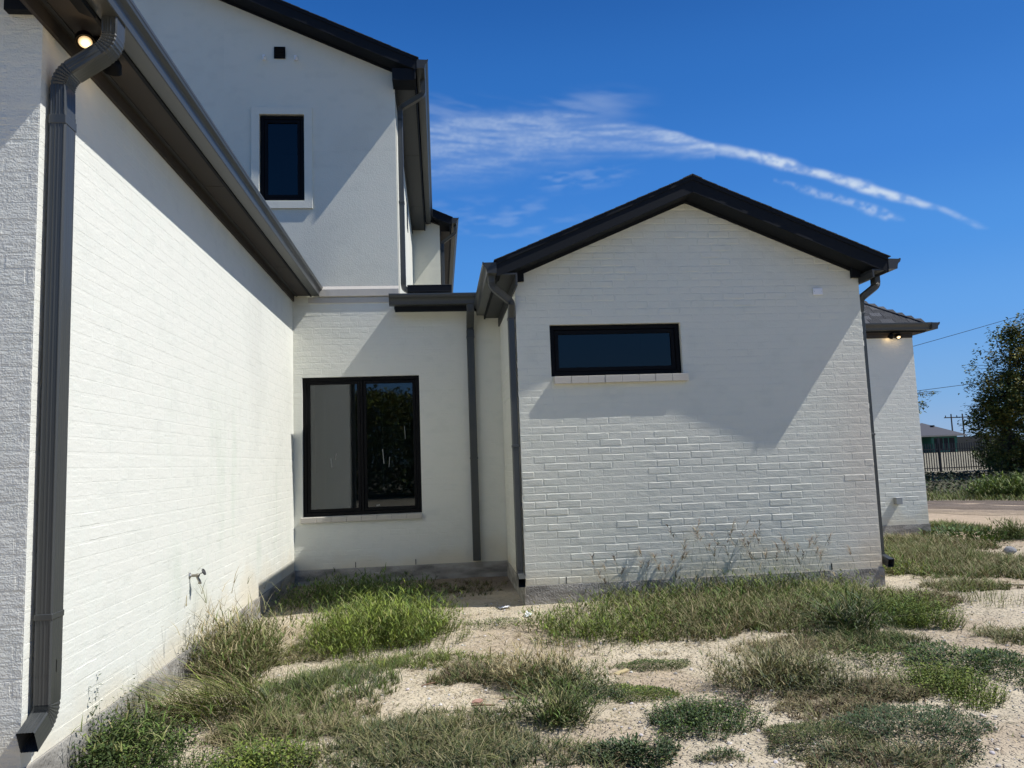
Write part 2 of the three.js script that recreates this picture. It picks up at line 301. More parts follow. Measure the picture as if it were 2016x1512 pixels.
// gabled wing: front, and its left and right sides
{
  const W = XW1 - XW0, u = x => x - XW0, op = [u(1.259), u(2.768), 2.457, 3.043], top = (a) => 3.60 + 0.425 * Math.min(a, W - a);
  const w = wallAt('brick_wall', extrudeXY([[0, YB], [W, YB], [W, 3.6], [W / 2, 3.6 + 0.425 * W / 2], [0, 3.6]], -0.14, 0, [rect(op[0], op[1], op[2], op[3])]), M.wing, [XW0, 0, ZG], 0, 'white brick gable wall with a wide low window');
  let n = 0;
  layBricks(w, M.wing, W, YB, 4.5, { relief: (a, v) => mix(0.0018, 0.0009, smooth(1.6, 2.3, v + (fbm(a * 0.9 + 3, v * 1.2, 3) - 0.5) * 0.8)) + 0.0016 * smooth(2.95, 3.3, v), keep: (a, v) => v < top(a) - 0.01, open: [op], lean: 0.0021, odd: 0.012, single: (a, v) => v < 1.32 && n++ < 210 });
  const W2 = 6, l = wallAt('brick_wall', extrudeXY(rect(0, W2 - 0.1405, YB, 3.6), -0.14, 0), M.back, [XW0, 0, ZG - W2], -Math.PI / 2, 'narrow return wall at the left of the gabled wing');
  l.position.set(XW0, 0, ZG - W2 + 0); l.rotation.y = -Math.PI / 2;       // local x runs toward the camera
  layBricks(l, M.back, W2 - 0.002, YB, 3.6, { relief: () => 0.003, keep: (a) => a > W2 - 2.6 });
  const r = wallAt('brick_wall', extrudeXY(rect(0.1405, W2, YB, 3.6), -0.14, 0), M.back, [XW1, 0, ZG], Math.PI / 2, 'right side wall of the gabled wing');
  layBricks(r, M.back, W2, YB, 3.6, { relief: () => 0.004, keep: a => a < 1.5 });
}
// far block beyond the wing
{
  const x0 = 4.6, W = 8.54 - x0, z = -12.6;
  const w = wallAt('brick_wall', extrudeXY(rect(0, W, YB, 3.62), -0.14, 0), M.far, [x0, 0, z], 0, 'white brick end wall beyond the gabled wing');
  let n = 0;
  layBricks(w, M.far, W, YB, 3.6, { relief: (a, v) => mix(0.0021, 0.0010, smooth(1.5, 2.3, v)), keep: a => a > W - 1.6, odd: 0.012, lean: 0.0018, single: (a, v) => v < 1.45 && a > W - 1.05 && n++ < 60 });
  wallAt('brick_wall', extrudeXY(rect(0.1405, 6, YB, 3.62), -0.14, 0), M.far, [8.54, 0, z], Math.PI / 2, 'right side wall of the far block');
}
// foundations: a grey concrete edge under every wall
{
  const E = 0.012, f = (x0, x1, z0, z1, label) => { const g = box(x0, x1, -0.5, YB - 0.002, z0, z1); const p = g.attributes.position, n = g.attributes.normal, t = g.attributes.uv; for (let i = 0; i < p.count; i++) t.setXY(i, Math.abs(n.getX(i)) > 0.5 ? p.getZ(i) : p.getX(i), p.getY(i)); part('foundation', g, M.concrete, house, label); };
  f(-8.0, XL + E, -10.6, ZF + E, 'grey concrete slab edge under the left wall');
  f(XL + E, XW0 - E, -14, ZB + E, 'stained concrete slab edge in the alcove');
  f(XW0 - E, XW1 + E, -14.2, ZG + E, 'grey concrete slab edge under the gabled wing');
  f(XW1 + E, 8.54 + E, -18.6, -12.6 + E, 'grey concrete slab edge under the far block');
}
// upper storey, rendered smooth
const YS = 6.94;
{
  const x0 = -8.4, x1 = -0.515, u = x => x - x0, W = x1 - x0, op = [u(-2.41), u(-1.793), 5.265, 6.523];
  const rake = x => 7.215 + 0.43 * (x1 - x), mid = -4.45;
  wallAt('stucco_wall', extrudeXY([[0, 3.7], [W, 3.7], [W, rake(x1)], [u(mid), rake(mid)], [0, rake(x1)]], -0.14, 0, [rect(...op)]), M.stucco, [x0, 0, ZB - 0.004], 0, 'pale rendered wall of the upper storey');
  wallAt('stucco_wall', extrudeXY(rect(0, 6.62, 3.7, YS + 0.1), -0.14, 0), M.stucco, [x1, 0, ZB - 0.146], Math.PI / 2, 'sunlit side wall of the upper storey');
  wallAt('stucco_wall', extrudeXY([[0, 3.7], [0.64, 3.7], [0.64, 6.95], [0.64, 7.05], [0, 7.30]], -0.14, 0), M.stucco, [-0.515, 0, -17.0], 0, 'front wall of the second upper storey farther back');
  wallAt('stucco_wall', extrudeXY(rect(0, 9, 3.7, 6.95), -0.14, 0), M.stucco, [0.125, 0, -17.146], Math.PI / 2, 'side wall of the second upper storey');
  // belt band between brick and render
  part('belt_band', [extrudeXY([[0, 3.885], [0.035, 3.895], [0.035, 3.99], [0.0, 4.04]], 0, 1.085).rotateY(-Math.PI / 2).translate(-0.515, 0, ZB)], M.trim, house, 'rounded pale band where brick meets render');
  part('belt_strip', box(-1.755, -0.655, 3.80, 3.878, ZB - 0.01, ZB + 0.016, 0.005), M.trim, house);
  // flat band around the upper window
  part('window_surround', [extrudeXY(rect(-2.521, -1.681, 5.153, 6.63), ZB - 0.02, ZB + 0.026, [rect(-2.41, -1.793, 5.265, 6.523)], 0.003)], M.stucco, house, 'flat rendered band around the upper window');
}

// ---------------------------------------------------------------- windows
function window_(x0, x1, y0, y1, zWall, recess, casements, label, fw = 0.075, glass = M.glass) {
  const w = new THREE.Group(); w.name = numbered('window'); w.position.set((x0 + x1) / 2, y0, zWall - recess); house.add(w); w.userData.label = label;
  const hw = (x1 - x0) / 2, h = y1 - y0, f = fw;
  part('frame', [extrudeXY(rect(-hw + 0.003, hw - 0.003, 0.003, h - 0.003), -0.06, 0, [rect(-hw + f * 0.55, hw - f * 0.55, f * 0.55, h - f * 0.55)], 0.003)], M.frame, w);
  for (let c = 0; c < casements; c++) {
    const gap = 0.004, cw = (2 * hw - f * 1.1 - (casements - 1) * 0.035) / casements, a = -hw + f * 0.55 + c * (cw + 0.035), b = a + cw, e = f * 0.48;
    part('sash', [extrudeXY(rect(a + gap, b - gap, f * 0.55 + gap, h - f * 0.55 - gap), -0.05, -0.008, [rect(a + e, b - e, f * 0.55 + e, h - f * 0.55 - e)], 0.003)], M.frame, w);
    part('pane', box(a + e - 0.004, b - e + 0.004, f * 0.55 + e - 0.004, h - f * 0.55 - e + 0.004, -0.032, -0.029), glass, w);
    if (c) part('mullion', box(a - 0.035 + 0.001, a - 0.001, f * 0.55, h - f * 0.55, -0.055, 0.004, 0.003), M.frame, w);
  }
  if (casements > 1) for (const [x, y, w_, h_, t] of [[-0.42, 0.72, 0.016, 0.13, 0.1], [-0.36, 0.80, 0.006, 0.09, -0.2], [0.28, 0.78, 0.010, 0.20, 0.08], [0.36, 0.70, 0.007, 0.14, -0.1], [0.58, 1.10, 0.006, 0.18, 0.05], [0.20, 0.12, 0.05, 0.02, 0.2]]) part('paint_smear', box(-w_ / 2, w_ / 2, -h_ / 2, h_ / 2, -0.0008, 0.0008).rotateZ(t).translate(x, y, -0.0275), M.smear, w);
  if (casements > 1) for (const x of [-0.505, 0.275]) part('cord', box(x - 0.0022, x + 0.0022, 0.15, h - 0.15, -0.046, -0.043), M.smear, w);
  const D = 2.4, r = 0.3;                                         // the unlit room behind the panes
  part('interior', [box(-hw - r, hw + r, -0.8, h + 0.5, -0.2 - D, -0.15 - D), box(-hw - r, -hw - r + 0.05, -0.8, h + 0.5, -0.15 - D, -0.13), box(hw + r - 0.05, hw + r, -0.8, h + 0.5, -0.15 - D, -0.13), box(-hw - r + 0.05, hw + r - 0.05, -0.85, -0.8, -0.15 - D, -0.13), box(-hw - r + 0.05, hw + r - 0.05, h + 0.5, h + 0.55, -0.15 - D, -0.13)], M.room, w);
  return w;
}
window_(-1.846, -0.26, 0.886, 2.772, ZB, 0.03, 2, 'tall black double casement window in the alcove', 0.095);
window_(1.259, 2.768, 2.457, 3.043, ZG, 0.05, 1, 'wide low black window in the gable wall', 0.1, M.glassDark);
window_(-2.41, -1.793, 5.265, 6.523, ZB - 0.004, 0.02, 1, 'small black window in the upper storey', 0.1, M.glassDark);
function sill(x0, x1, y0, y1, z0, z1, n, label) {                // rowlock bricks, painted over
  const s = new THREE.Group(); s.name = numbered('window_sill'); s.position.set(x0, y0, z0); house.add(s); s.userData.label = label;
  const w = (x1 - x0) / n, ms = [M.trim, M.wing];
  for (let i = 0; i < n; i++) { const b = part('sill_brick', new RoundedBoxGeometry(w - 0.002, y1 - y0, z1 - z0, 2, 0.005), ms[0], s); b.position.set((i + 0.5) * w, (y1 - y0) / 2 + rr(-0.0015, 0.0015), (z1 - z0) / 2 + rr(-0.002, 0.002)); b.rotation.x = 0.05; }
}
sill(-1.87, -0.262, 0.812, 0.884, ZB - 0.05, ZB + 0.05, 8, 'pale brick sill under the alcove window');
sill(1.28, 2.81, 2.372, 2.455, ZG - 0.05, ZG + 0.062, 8, 'pale brick sill under the gable window');
// slit window in the sunlit side wall above
part('slit_window', box(-0.52, -0.505, 6.05, 6.6, -14.35, -13.95), M.frame, house, 'dark slit window in the upper side wall');

// ---------------------------------------------------------------- roofs
// a gable roof with its ridge along z; e: half span to the rake end, yE and yR: fascia top at eave and ridge
function gableRoof(o) {
  const { cx, half, yE, yR, zf, zb, fh = 0.185, wallL, wallR, sof, label } = o;
  const k = (yR - yE) / half, g = new THREE.Group(); g.name = numbered('roof'); g.position.set(cx, yE, zf); house.add(g); g.userData.label = label;
  const L = zf - zb, dy = yR - yE;
  // deck under the shingles
  part('roof_deck', extrudeXY([[-half, -0.10], [-half, 0], [0, dy], [half, 0], [half, -0.10], [0, dy - 0.10]], -L, -0.025), M.fascia, g);
  for (const s of [-1, 1]) {
    part('rake_board', extrudeXY([[0, dy + 0.004], [s * (half + 0.004), 0.004], [s * (half + 0.004), -fh + 0.012], [s * half * 0.93, -fh + half * 0.07 * k], [0, dy - fh]], -0.026, 0, [], 0.002), M.fascia, g, s > 0 ? 'dark board along the right slope of the gable' : 'dark board along the left slope of the gable');
    part('rake_trim', extrudeXY([[0, dy + 0.006], [s * half, 0.006], [s * half, -0.04], [0, dy - 0.04]], 0.0005, 0.012), M.fascia, g);
    part('rake_soffit', extrudeXY([[0, dy - fh + 0.03], [s * half, -fh + 0.03], [s * half, -fh + 0.012], [0, dy - fh + 0.012]], -(zf - o.zw) + 0.001, -0.027), M.fascia, g);
    // frieze strip against the wall
    part('rake_frieze', extrudeXY([[0, dy - fh + 0.012], [s * (half - 0.3), -fh + 0.012 + 0.3 * k], [s * (half - 0.3), -fh - 0.025 + 0.3 * k], [0, dy - fh - 0.025]], -(zf - o.zw) + 0.002, -(zf - o.zw) + 0.024), M.fascia, g);
    // stepped courses of shingles, running over the rake edge
    const courses = []; const n = Math.ceil(half / 0.128);
    for (let i = 0; i < n; i++) { const a = half + 0.03 - i * half / n, b = Math.max(0, a - half / n - 0.06), ya = (half - a) * k, yb = (half - b) * k, t = 0.008; courses.push(extrudeXY(s > 0 ? [[b, yb + 0.006], [a, ya + 0.010], [a, ya + 0.010 + t], [b, yb + 0.012]] : [[-b, yb + 0.012], [-a, ya + 0.010 + t], [-a, ya + 0.010], [-b, yb + 0.006]], -L, 0.020 + rr(-0.003, 0.003))); }
    part('shingles', courses, M.shingle[0], g).userData.kind = 'stuff';
  }
  part('ridge_cap', extrudeXY([[-0.11, dy - 0.11 * k + 0.012], [0, dy + 0.012], [0.11, dy - 0.11 * k + 0.012], [0.11, dy - 0.11 * k + 0.022], [0, dy + 0.024], [-0.11, dy - 0.11 * k + 0.022]], -L, 0.024), M.shingle[0], g);
  return g;
}
function eave(o) {                                               // fascia, soffit panels and frieze along z; side +1: yard on +x
  const { xw, xf, y, z0, z1, side, seams = [], label, front = 0, top = 0.16, sm = M.soffit, frieze = 0.075 } = o;
  const g = new THREE.Group(); g.name = numbered('eave'); g.position.set(xf, y, z0); house.add(g); g.userData.label = label;
  const X = v => (v - xf) , ord = (a, b) => [Math.min(a, b), Math.max(a, b)];
  const [f0, f1] = ord(0, -side * 0.022); part('fascia_board', box(f0, f1, -0.012, top, z1 - z0, 0, 0.003), M.fascia, g);
  const cuts = [z0 - front, ...seams, z1];
  for (let i = 0; i + 1 < cuts.length; i++) { const [a, b] = ord(X(xw) , -side * 0.0235); part('soffit_panel', box(a, b, 0.002, 0.02, cuts[i + 1] - z0 + 0.004, cuts[i] - z0 - (i ? 0.004 : 0), 0), sm, g); }
  const [a, b] = ord(X(xw), X(xw + side * 0.022)); part('frieze_board', box(a, b, -frieze, 0, z1 - z0, -front, 0.003), sm === M.soffit ? M.soffit : M.bronzeDark, g);
  const [c, d] = ord(X(xw + side * 0.045), X(xf - side * 0.06)); if (o.vent) part('soffit_vent', box(c, c + 0.02, -0.006, 0.002, z1 - z0, -front), M.bronzeDark, g);
  return g;
}
const GUT = [[0, 0], [0.098, 0], [0.103, 0.004], [0.106, 0.03], [0.110, 0.048], [0.119, 0.064], [0.132, 0.074], [0.142, 0.084], [0.146, 0.098], [0.150, 0.104], [0.150, 0.122], [0.138, 0.122], [0.138, 0.114], [0, 0.118]];
function gutter(p, len, turn, label, scale = 1, m = M.bronze) {  // back corner p, running along its local -z, lip toward local +x
  const g = new THREE.Group(); g.name = numbered('gutter'); g.position.set(...p); g.rotation.y = turn; house.add(g); g.userData.label = label;
  const pr = GUT.map(([x, y]) => [x * scale, y * scale]);
  part('trough', toCreasedNormals(extrudeXY(pr, -len, 0), 0.2), m, g);
  part('end_cap', extrudeXY(pr.map(([x, y]) => [x + (x > 0.06 ? 0.002 : 0), y + (y > 0.06 ? 0.001 : -0.001)]), 0, 0.004), M.bronzeDark, g);
  part('end_cap', extrudeXY(pr.map(([x, y]) => [x + (x > 0.06 ? 0.002 : 0), y + (y > 0.06 ? 0.001 : -0.001)]), -len - 0.004, -len), M.bronzeDark, g);
  return g;
}
// left block
gableRoof({ cx: -4.97, half: 3.262, yE: 4.045, yR: 5.45, zf: -3.47, zb: -10.37, zw: ZF, label: 'dark roof over the left block' });
eave({ xw: XL, xf: -1.708, y: 3.905, z0: -3.475, z1: -10.37, side: 1, seams: [-6.25, -8.836], label: 'dark eave along the left wall', front: 0, vent: true });
part('eave_return', box(-2.13, XL + 0.01, 3.885, 4.05, ZF + 0.004, ZF + 0.05, 0.004), M.fascia, house);
gutter([-1.706, 3.905, -3.47], 6.89, 0, 'long dark gutter along the left eave');
// gabled wing
gableRoof({ cx: 2.905, half: 2.24, yE: 3.705, yR: 4.655, zf: -7.9, zb: -13.6, zw: ZG, label: 'dark gabled roof of the wing' });
eave({ xw: XW0, xf: 0.663, y: 3.548, z0: -7.905, z1: -10.36, side: -1, label: 'dark eave on the left of the gabled wing', top: 0.15, sm: M.bronzeDark, frieze: 0.12 });
eave({ xw: XW1, xf: 5.147, y: 3.548, z0: -7.905, z1: -13.6, side: 1, label: 'dark eave on the right of the gabled wing', top: 0.15, sm: M.bronzeDark });
part('eave_return', box(0.865, 0.985, 3.535, 3.70, ZG + 0.004, ZG + 0.05, 0.003), M.fascia, house);
part('eave_return', box(4.852, 4.97, 3.535, 3.70, ZG + 0.004, ZG + 0.05, 0.003), M.fascia, house);
gutter([0.661, 3.567, -10.22], 2.32, Math.PI, 'short dark gutter on the left of the gabled wing');
gutter([5.149, 3.567, -7.9], 5.6, 0, 'dark gutter on the right of the gabled wing');
// low roof over the alcove
{
  const g = new THREE.Group(); g.name = numbered('roof'); g.position.set(-0.55, 3.6, ZB); house.add(g); g.userData.label = 'low roof over the right half of the alcove wall';
  part('roof_deck', extrudeXY([[0, 0.06], [0.27, 0.06], [0.27, 0.215], [-6.4, 0.72], [-6.4, 0.56]], 0, 1.42).rotateY(-Math.PI / 2).translate(1.42, 0, 0), M.fascia, g);
  part('fascia_board', box(0.0, 1.2, 0.015, 0.2, 0.245, 0.272, 0.003), M.fascia, g);
  part('fascia_board', box(-0.02, 0.0, 0.06, 0.2, 0.0, 0.24, 0.003), M.fascia, g);
  gutter([-0.625, 3.685, ZB + 0.275], 1.27, -Math.PI / 2, 'short dark gutter above the alcove wall', 1.15);
}
// upper storey
gableRoof({ cx: -4.45, half: 4.262, yE: 7.235, yR: 9.07, zf: -10.08, zb: -17.0, zw: ZB, label: 'dark gabled roof of the upper storey' });
eave({ xw: -0.515, xf: -0.205, y: YS, z0: -10.085, z1: -17.0, side: 1, seams: [-12.75, -15.39], label: 'dark eave on the right of the upper storey', top: 0.24, sm: M.bronzeDark, front: 0.3 });
part('eave_return', box(-0.535, -0.205, YS - 0.015, 7.1, -10.4, -10.108, 0.003), M.fascia, house);
gutter([-0.187, 7.09, -10.08], 7.1, 0, 'long dark gutter of the upper storey', 1.06);
gableRoof({ cx: -3.6, half: 4.005, yE: 7.165, yR: 8.9, zf: -16.75, zb: -25, zw: -17.0, label: 'dark roof of the second upper storey' });
eave({ xw: 0.125, xf: 0.385, y: 6.90, z0: -16.755, z1: -25, side: 1, seams: [-19.6, -22.2], label: 'dark eave of the second upper storey', top: 0.22, sm: M.soffit, front: 0.24 });
gutter([0.407, 7.03, -16.75], 8.2, 0, 'dark gutter of the second upper storey', 1.06);
// far block: hip roof with its shingles
{
  const g = new THREE.Group(); g.name = numbered('roof'); g.position.set(8.73, 3.735, -12.48); house.add(g); g.userData.label = 'grey shingled hip roof beyond the gabled wing';
  const k = 0.75, n = 24;
  const pos = [-4.4, 0, 0, 0, 0, 0, -2.9, 2.9 * k, -2.9, -4.4, 2.9 * k, -2.9, 0, 0, 0, 0, 0, -7, -2.9, 2.9 * k, -7, -2.9, 2.9 * k, -2.9];
  const dg = new THREE.BufferGeometry(); dg.setAttribute('position', new THREE.Float32BufferAttribute(pos, 3)); dg.setAttribute('uv', new THREE.Float32BufferAttribute(new Array(16).fill(0), 2)); dg.setIndex([0, 1, 2, 0, 2, 3, 4, 5, 6, 4, 6, 7]); dg.computeVertexNormals(); part('roof_deck', dg, M.shingle[0], g);
  const e = 0.132, sl = Math.atan(k), tab = [0.30, 0.22, 0.26].map(w => new THREE.BoxGeometry(w - 0.008, 0.022, e + 0.03).rotateX(0.035));
  for (let i = 0; i < 14; i++) {
    const d = i * e + 0.05, z = -d * Math.cos(sl), y = d * Math.sin(sl), xr = z;
    for (let x = xr + 0.04; x > -2.1;) { const q = Math.floor(rnd() * 3), w = [0.30, 0.22, 0.26][q]; const s = part('shingle', tab[q], M.shingle[Math.floor(rnd() * 4)], g); s.position.set(x - w / 2, y + 0.020 + rr(0, 0.005), z); s.rotation.x = sl; x -= w; }
  }
  for (let i = 0; i < 16; i++) { const d = i * 0.15; const s = part('hip_shingle', new THREE.BoxGeometry(0.19, 0.009, 0.24), M.shingle[i % 4], g); s.position.set(-d - 0.06, d * k + 0.052, -d - 0.06); s.rotation.set(0.49, Math.PI / 4, 0, 'YXZ'); }
  part('fascia_board', box(-4.4, 0.02, -0.14, -0.006, -0.03, -0.005, 0.003), M.fascia, g);
  part('frieze_board', box(-4.0, -0.20, -0.235, -0.12, -0.12, -0.09, 0.003), M.soffit, g);
  part('soffit_panel', box(-4.4, 0.0, -0.155, -0.14, -0.115, -0.03), M.soffit, g);
  part('soffit_panel', box(-0.19, 0.0, -0.155, -0.14, -7, -0.12), M.soffit, g);
  part('fascia_board', box(-0.01, 0.02, -0.14, -0.006, -7, -0.031, 0.003), M.fascia, g);
  gutter([4.6, 3.61, -12.478], 4.155, -Math.PI / 2, 'dark gutter along the far block');
  gutter([8.752, 3.61, -12.33], 6.5, 0, 'dark gutter returning along the far block');
}

// ---------------------------------------------------------------- downspouts
const PROFILE = (() => {                                         // fluted rectangle, half sizes 1 by 1, corners rounded
  const P = [], n = 13, c = 0.84;
  for (let s = 0; s < 4; s++) {
    for (let i = 0; i <= n; i++) { const t = i / n * 2 - 1, fl = Math.abs(t) < 0.92 ? 0.055 * Math.pow(Math.abs(Math.sin((t + 1) * 2.5 * Math.PI)), 0.8) : 0, a = t * c, b = 1 - fl; P.push(s === 0 ? [b, a] : s === 1 ? [-a, b] : s === 2 ? [-b, -a] : [a, -b]); }
  }
  return P;
})();
function filleted(pts, r, n = 14) {                              // polyline with round bends; each sample [point, bend 0..1 or -1]
  const out = [[pts[0].clone(), -1]];
  for (let i = 1; i < pts.length - 1; i++) {
    const a = pts[i - 1].clone().sub(pts[i]).normalize(), b = pts[i + 1].clone().sub(pts[i]).normalize(), ang = Math.acos(clamp(a.dot(b), -1, 1)), d = r / Math.tan(ang / 2);
    const p0 = pts[i].clone().addScaledVector(a, d), p2 = pts[i].clone().addScaledVector(b, d), bis = a.clone().add(b).normalize(), c = pts[i].clone().addScaledVector(bis, r / Math.sin(ang / 2));
    const u = p0.clone().sub(c), v = p2.clone().sub(c), th = Math.acos(clamp(u.dot(v) / (r * r), -1, 1));
    for (let k = 0; k <= n; k++) { const t = k / n, p = u.clone().multiplyScalar(Math.sin((1 - t) * th) / Math.sin(th)).addScaledVector(v, Math.sin(t * th) / Math.sin(th)).add(c); out.push([p, k]); }
  }
  out.push([pts[pts.length - 1].clone(), -1]); return out;
}
function duct(pts, axis, ha, hb, r, open = false) {              // ha: half size along axis, hb: across
  const F = filleted(pts, r), P = [], I = [], n = PROFILE.length, UVs = [];
  F.forEach(([p, k], i) => {
    const t = F[Math.min(F.length - 1, i + 1)][0].clone().sub(F[Math.max(0, i - 1)][0]).normalize(), o = t.clone().cross(axis).normalize(), s = k > 0 && k < 14 && k % 2 ? 0.93 : 1;
    for (const [a, b] of PROFILE) { P.push(p.x + axis.x * a * ha * s + o.x * b * hb * s, p.y + axis.y * a * ha * s + o.y * b * hb * s, p.z + axis.z * a * ha * s + o.z * b * hb * s); UVs.push(a, i); }
  });
  for (let i = 0; i + 1 < F.length; i++) for (let k = 0; k < n; k++) { const a = i * n + k, b = i * n + (k + 1) % n; I.push(a, b, a + n, b, b + n, a + n); }
  const g = new THREE.BufferGeometry(); g.setAttribute('position', new THREE.Float32BufferAttribute(P, 3)); g.setAttribute('uv', new THREE.Float32BufferAttribute(UVs, 2)); g.setIndex(I);
  return toCreasedNormals(g.toNonIndexed(), 0.55);
}
function downspout(label, pieces) {                              // pieces: [name, points, bend axis, half along axis, half across, radius, label]
  const g = new THREE.Group(); g.name = numbered('downspout'); const b = pieces[0][1][0]; house.add(g); g.userData.label = label;
  for (const [name, pts, axis, ha, hb, r, m] of pieces) part(name, name === 'strap' ? pts : duct(pts.map(p => V(...p)), axis, ha, hb, r), m || M.bronze, g);
  return g;
}
const AX = V(1, 0, 0), AY = V(0, 1, 0), AZ = V(0, 0, 1);
const strapAt = (x, y, z, hx, hz, h = 0.028) => box(x - hx - 0.003, x + hx + 0.003, y - h / 2, y + h / 2, z - hz - 0.003, z + hz + 0.003, 0.004);
{ // by the near corner of the left wall
  const x = -1.905, z = -3.925;
  downspout('large dark fluted downspout near the left edge', [
    ['upper_elbow', [[-1.652, 3.935, z + 0.03], [-1.652, 3.76, z + 0.03], [x, 3.60, z + 0.012], [x, 3.38, z]], AZ, 0.057, 0.040, 0.115],
    ['pipe', [[x, 3.405, z], [x, 0.60, z]], AZ, 0.058, 0.041, 0.1],
    ['lower_elbow', [[x, 0.66, z], [x, 0.41, z], [x, 0.335, z + 0.165]], AX, 0.041, 0.057, 0.085],
    ['strap', strapAt(x, 3.36, z, 0.0395, 0.0565, 0.05), AZ], ['strap', strapAt(x, 0.87, z, 0.0395, 0.0565, 0.03), AZ]]);
}
{ // alcove wall, straight from its gutter
  const x = 0.464, z = ZB + 0.055;
  const d = downspout('slim dark downspout down the alcove wall', [
    ['upper_elbow', [[x, 3.71, ZB + 0.335], [x, 3.60, ZB + 0.335], [x, 3.42, z], [x, 3.30, z]], AX, 0.052, 0.04, 0.07],
    ['pipe', [[x, 3.33, z], [x, 0.22, z]], AX, 0.051, 0.038, 0.1],
    ['strap', strapAt(x, 3.28, z, 0.053, 0.04), AX], ['strap', strapAt(x, 1.6, z, 0.053, 0.04), AX]]);
  part('outlet', box(x - 0.047, x + 0.047, 0.221, 0.226, z - 0.034, z + 0.034), M.black, d);
}
for (const [s, xw, lipX, label] of [[-1, XW0, 0.61, 'dark downspout at the left corner of the gabled wing'], [1, XW1, 5.20, 'dark downspout at the right corner of the gabled wing']]) {
  const x = xw + s * 0.05, z = s < 0 ? ZG - 0.055 : ZG - 0.12, zt = s < 0 ? -8.03 : -8.26;
  downspout(label, [
    ['upper_elbow', [[lipX, 3.60, zt], [lipX, 3.45, zt], [x, s < 0 ? 3.29 : 3.30, (zt + z) / 2], [x, 3.12, z]], AZ, 0.05, 0.037, 0.075],
    ['pipe', [[x, 3.15, z], [x, 0.40, z]], AZ, 0.05, 0.037, 0.1],
    ['lower_elbow', [[x, 0.45, z], [x, 0.30, z], [x + (s > 0 ? 0.02 : 0), 0.245, z + 0.18]], AX, 0.0375, 0.05, 0.08],
    ['strap', strapAt(x, 3.13, z, 0.039, 0.052), AZ], ['strap', strapAt(x, 1.7, z, 0.039, 0.052), AZ]]);
}
{ // upper storey: down the side wall, then along the low roof
  const x = -0.455, z = -10.56, zo = -10.45;
  downspout('dark downspout from the upper gutter lying along the low roof', [
    ['upper_elbow', [[-0.11, 7.10, zo], [-0.11, 6.88, zo], [x, 6.72, z], [x, 6.52, z]], AZ, 0.05, 0.037, 0.08],
    ['pipe', [[x, 6.55, z], [x, 4.18, z]], AZ, 0.05, 0.037, 0.1],
    ['lower_elbow', [[x, 4.22, z], [x, 4.02, z], [x + 0.16, 3.985, z + 0.12]], AZ, 0.05, 0.038, 0.09],
    ['roof_pipe', [[x + 0.06, 4.0, -10.44], [0.225, 4.0, -10.44]], AZ, 0.05, 0.052, 0.1, M.fascia],
    ['strap', strapAt(x, 5.3, z, 0.039, 0.052), AZ]]);
}
{
  const x = 0.18, z = -17.1;
  downspout('small dark downspout of the second upper storey', [
    ['upper_elbow', [[0.485, 7.05, -16.98], [0.485, 6.86, -16.98], [x, 6.67, z], [x, 6.45, z]], AZ, 0.05, 0.037, 0.08],
    ['pipe', [[x, 6.5, z], [x, 4.2, z]], AZ, 0.05, 0.037, 0.1]]);
}


// weep holes in the lowest joints
for (const [x, z] of [[-1.16, ZB], [-0.36, ZB], [1.33, ZG], [4.35, ZG], [2.55, ZG]]) part('weep_hole', box(x - 0.004, x + 0.004, YB + 0.004, YB + 0.075, z - 0.002, z + 0.0065), M.black, house);

// ---------------------------------------------------------------- fixtures on the walls
function floodlight(label, p, turn, heads) {                     // a plate and two round heads under the soffit
  const g = thing('floodlight', label, 'floodlight', p); g.rotation.y = turn;
  part('base_plate', new RoundedBoxGeometry(0.12, 0.03, 0.12, 2, 0.006).translate(0, -0.016, 0), M.frame, g);
  for (const [hx, hz, rx, rz] of heads) {
    const h = new THREE.Group(); h.name = numbered('lamp_head'); h.position.set(hx, -0.07, hz); h.rotation.set(rx, 0, rz); g.add(h);
    part('shade', new THREE.LatheGeometry([[0.012, 0.05], [0.03, 0.045], [0.045, 0.02], [0.050, -0.03], [0.046, -0.03], [0.042, 0.01], [0.01, 0.03]].map(q => new THREE.Vector2(...q)), 28), M.frame, h);
    part('lens', new THREE.SphereGeometry(0.034, 24, 12, 0, Math.PI * 2, Math.PI / 2, Math.PI / 2).scale(1, 0.5, 1).translate(0, -0.018, 0), new THREE.MeshStandardMaterial({ color: 0xffffff, emissive: lin(1, 0.62, 0.22), emissiveIntensity: 0.5, roughness: 0.4 }), h);
    part('arm', new THREE.CylinderGeometry(0.010, 0.010, 0.07, 10).rotateZ(Math.PI / 2 * 0).translate(0, 0.07, 0), M.frame, h);
    const l = new THREE.PointLight(new THREE.Color().setRGB(1, 0.68, 0.36), 0.011, 4); l.position.set(0, -0.055, 0); l.castShadow = true; h.add(l);
  }
  return g;
}
floodlight('twin floodlight under the left eave, half behind the large downspout', [-1.79, 3.905, -4.09], 0, [[-0.03, 0.135, -0.55, 0.35], [0.0, -0.13, 0.85, -0.35]]);
floodlight('twin floodlight under the far eave, warm glow on the white wall', [8.15, 3.59, -12.50], Math.PI / 2, [[-0.01, -0.08, 0.25, 0.9], [0.02, 0.08, 0.2, -0.5]]);
{
  const g = thing('vent_plate', 'square black vent high on the upper storey wall', 'vent', [-2.127, 7.36, ZB]);
  part('frame', [extrudeXY(rect(-0.078, 0.078, 0, 0.17), 0, 0.022, [rect(-0.062, 0.062, 0.016, 0.154)], 0.003)], M.frame, g);
  for (let i = 0; i < 6; i++) part('slat', box(-0.063, 0.063, -0.001, 0.002, -0.012, 0.012).rotateX(0.7).translate(0, 0.028 + i * 0.0225, 0.01), M.black, g);
  part('back', box(-0.063, 0.063, 0.015, 0.155, -0.002, 0.002), M.black, g);
}
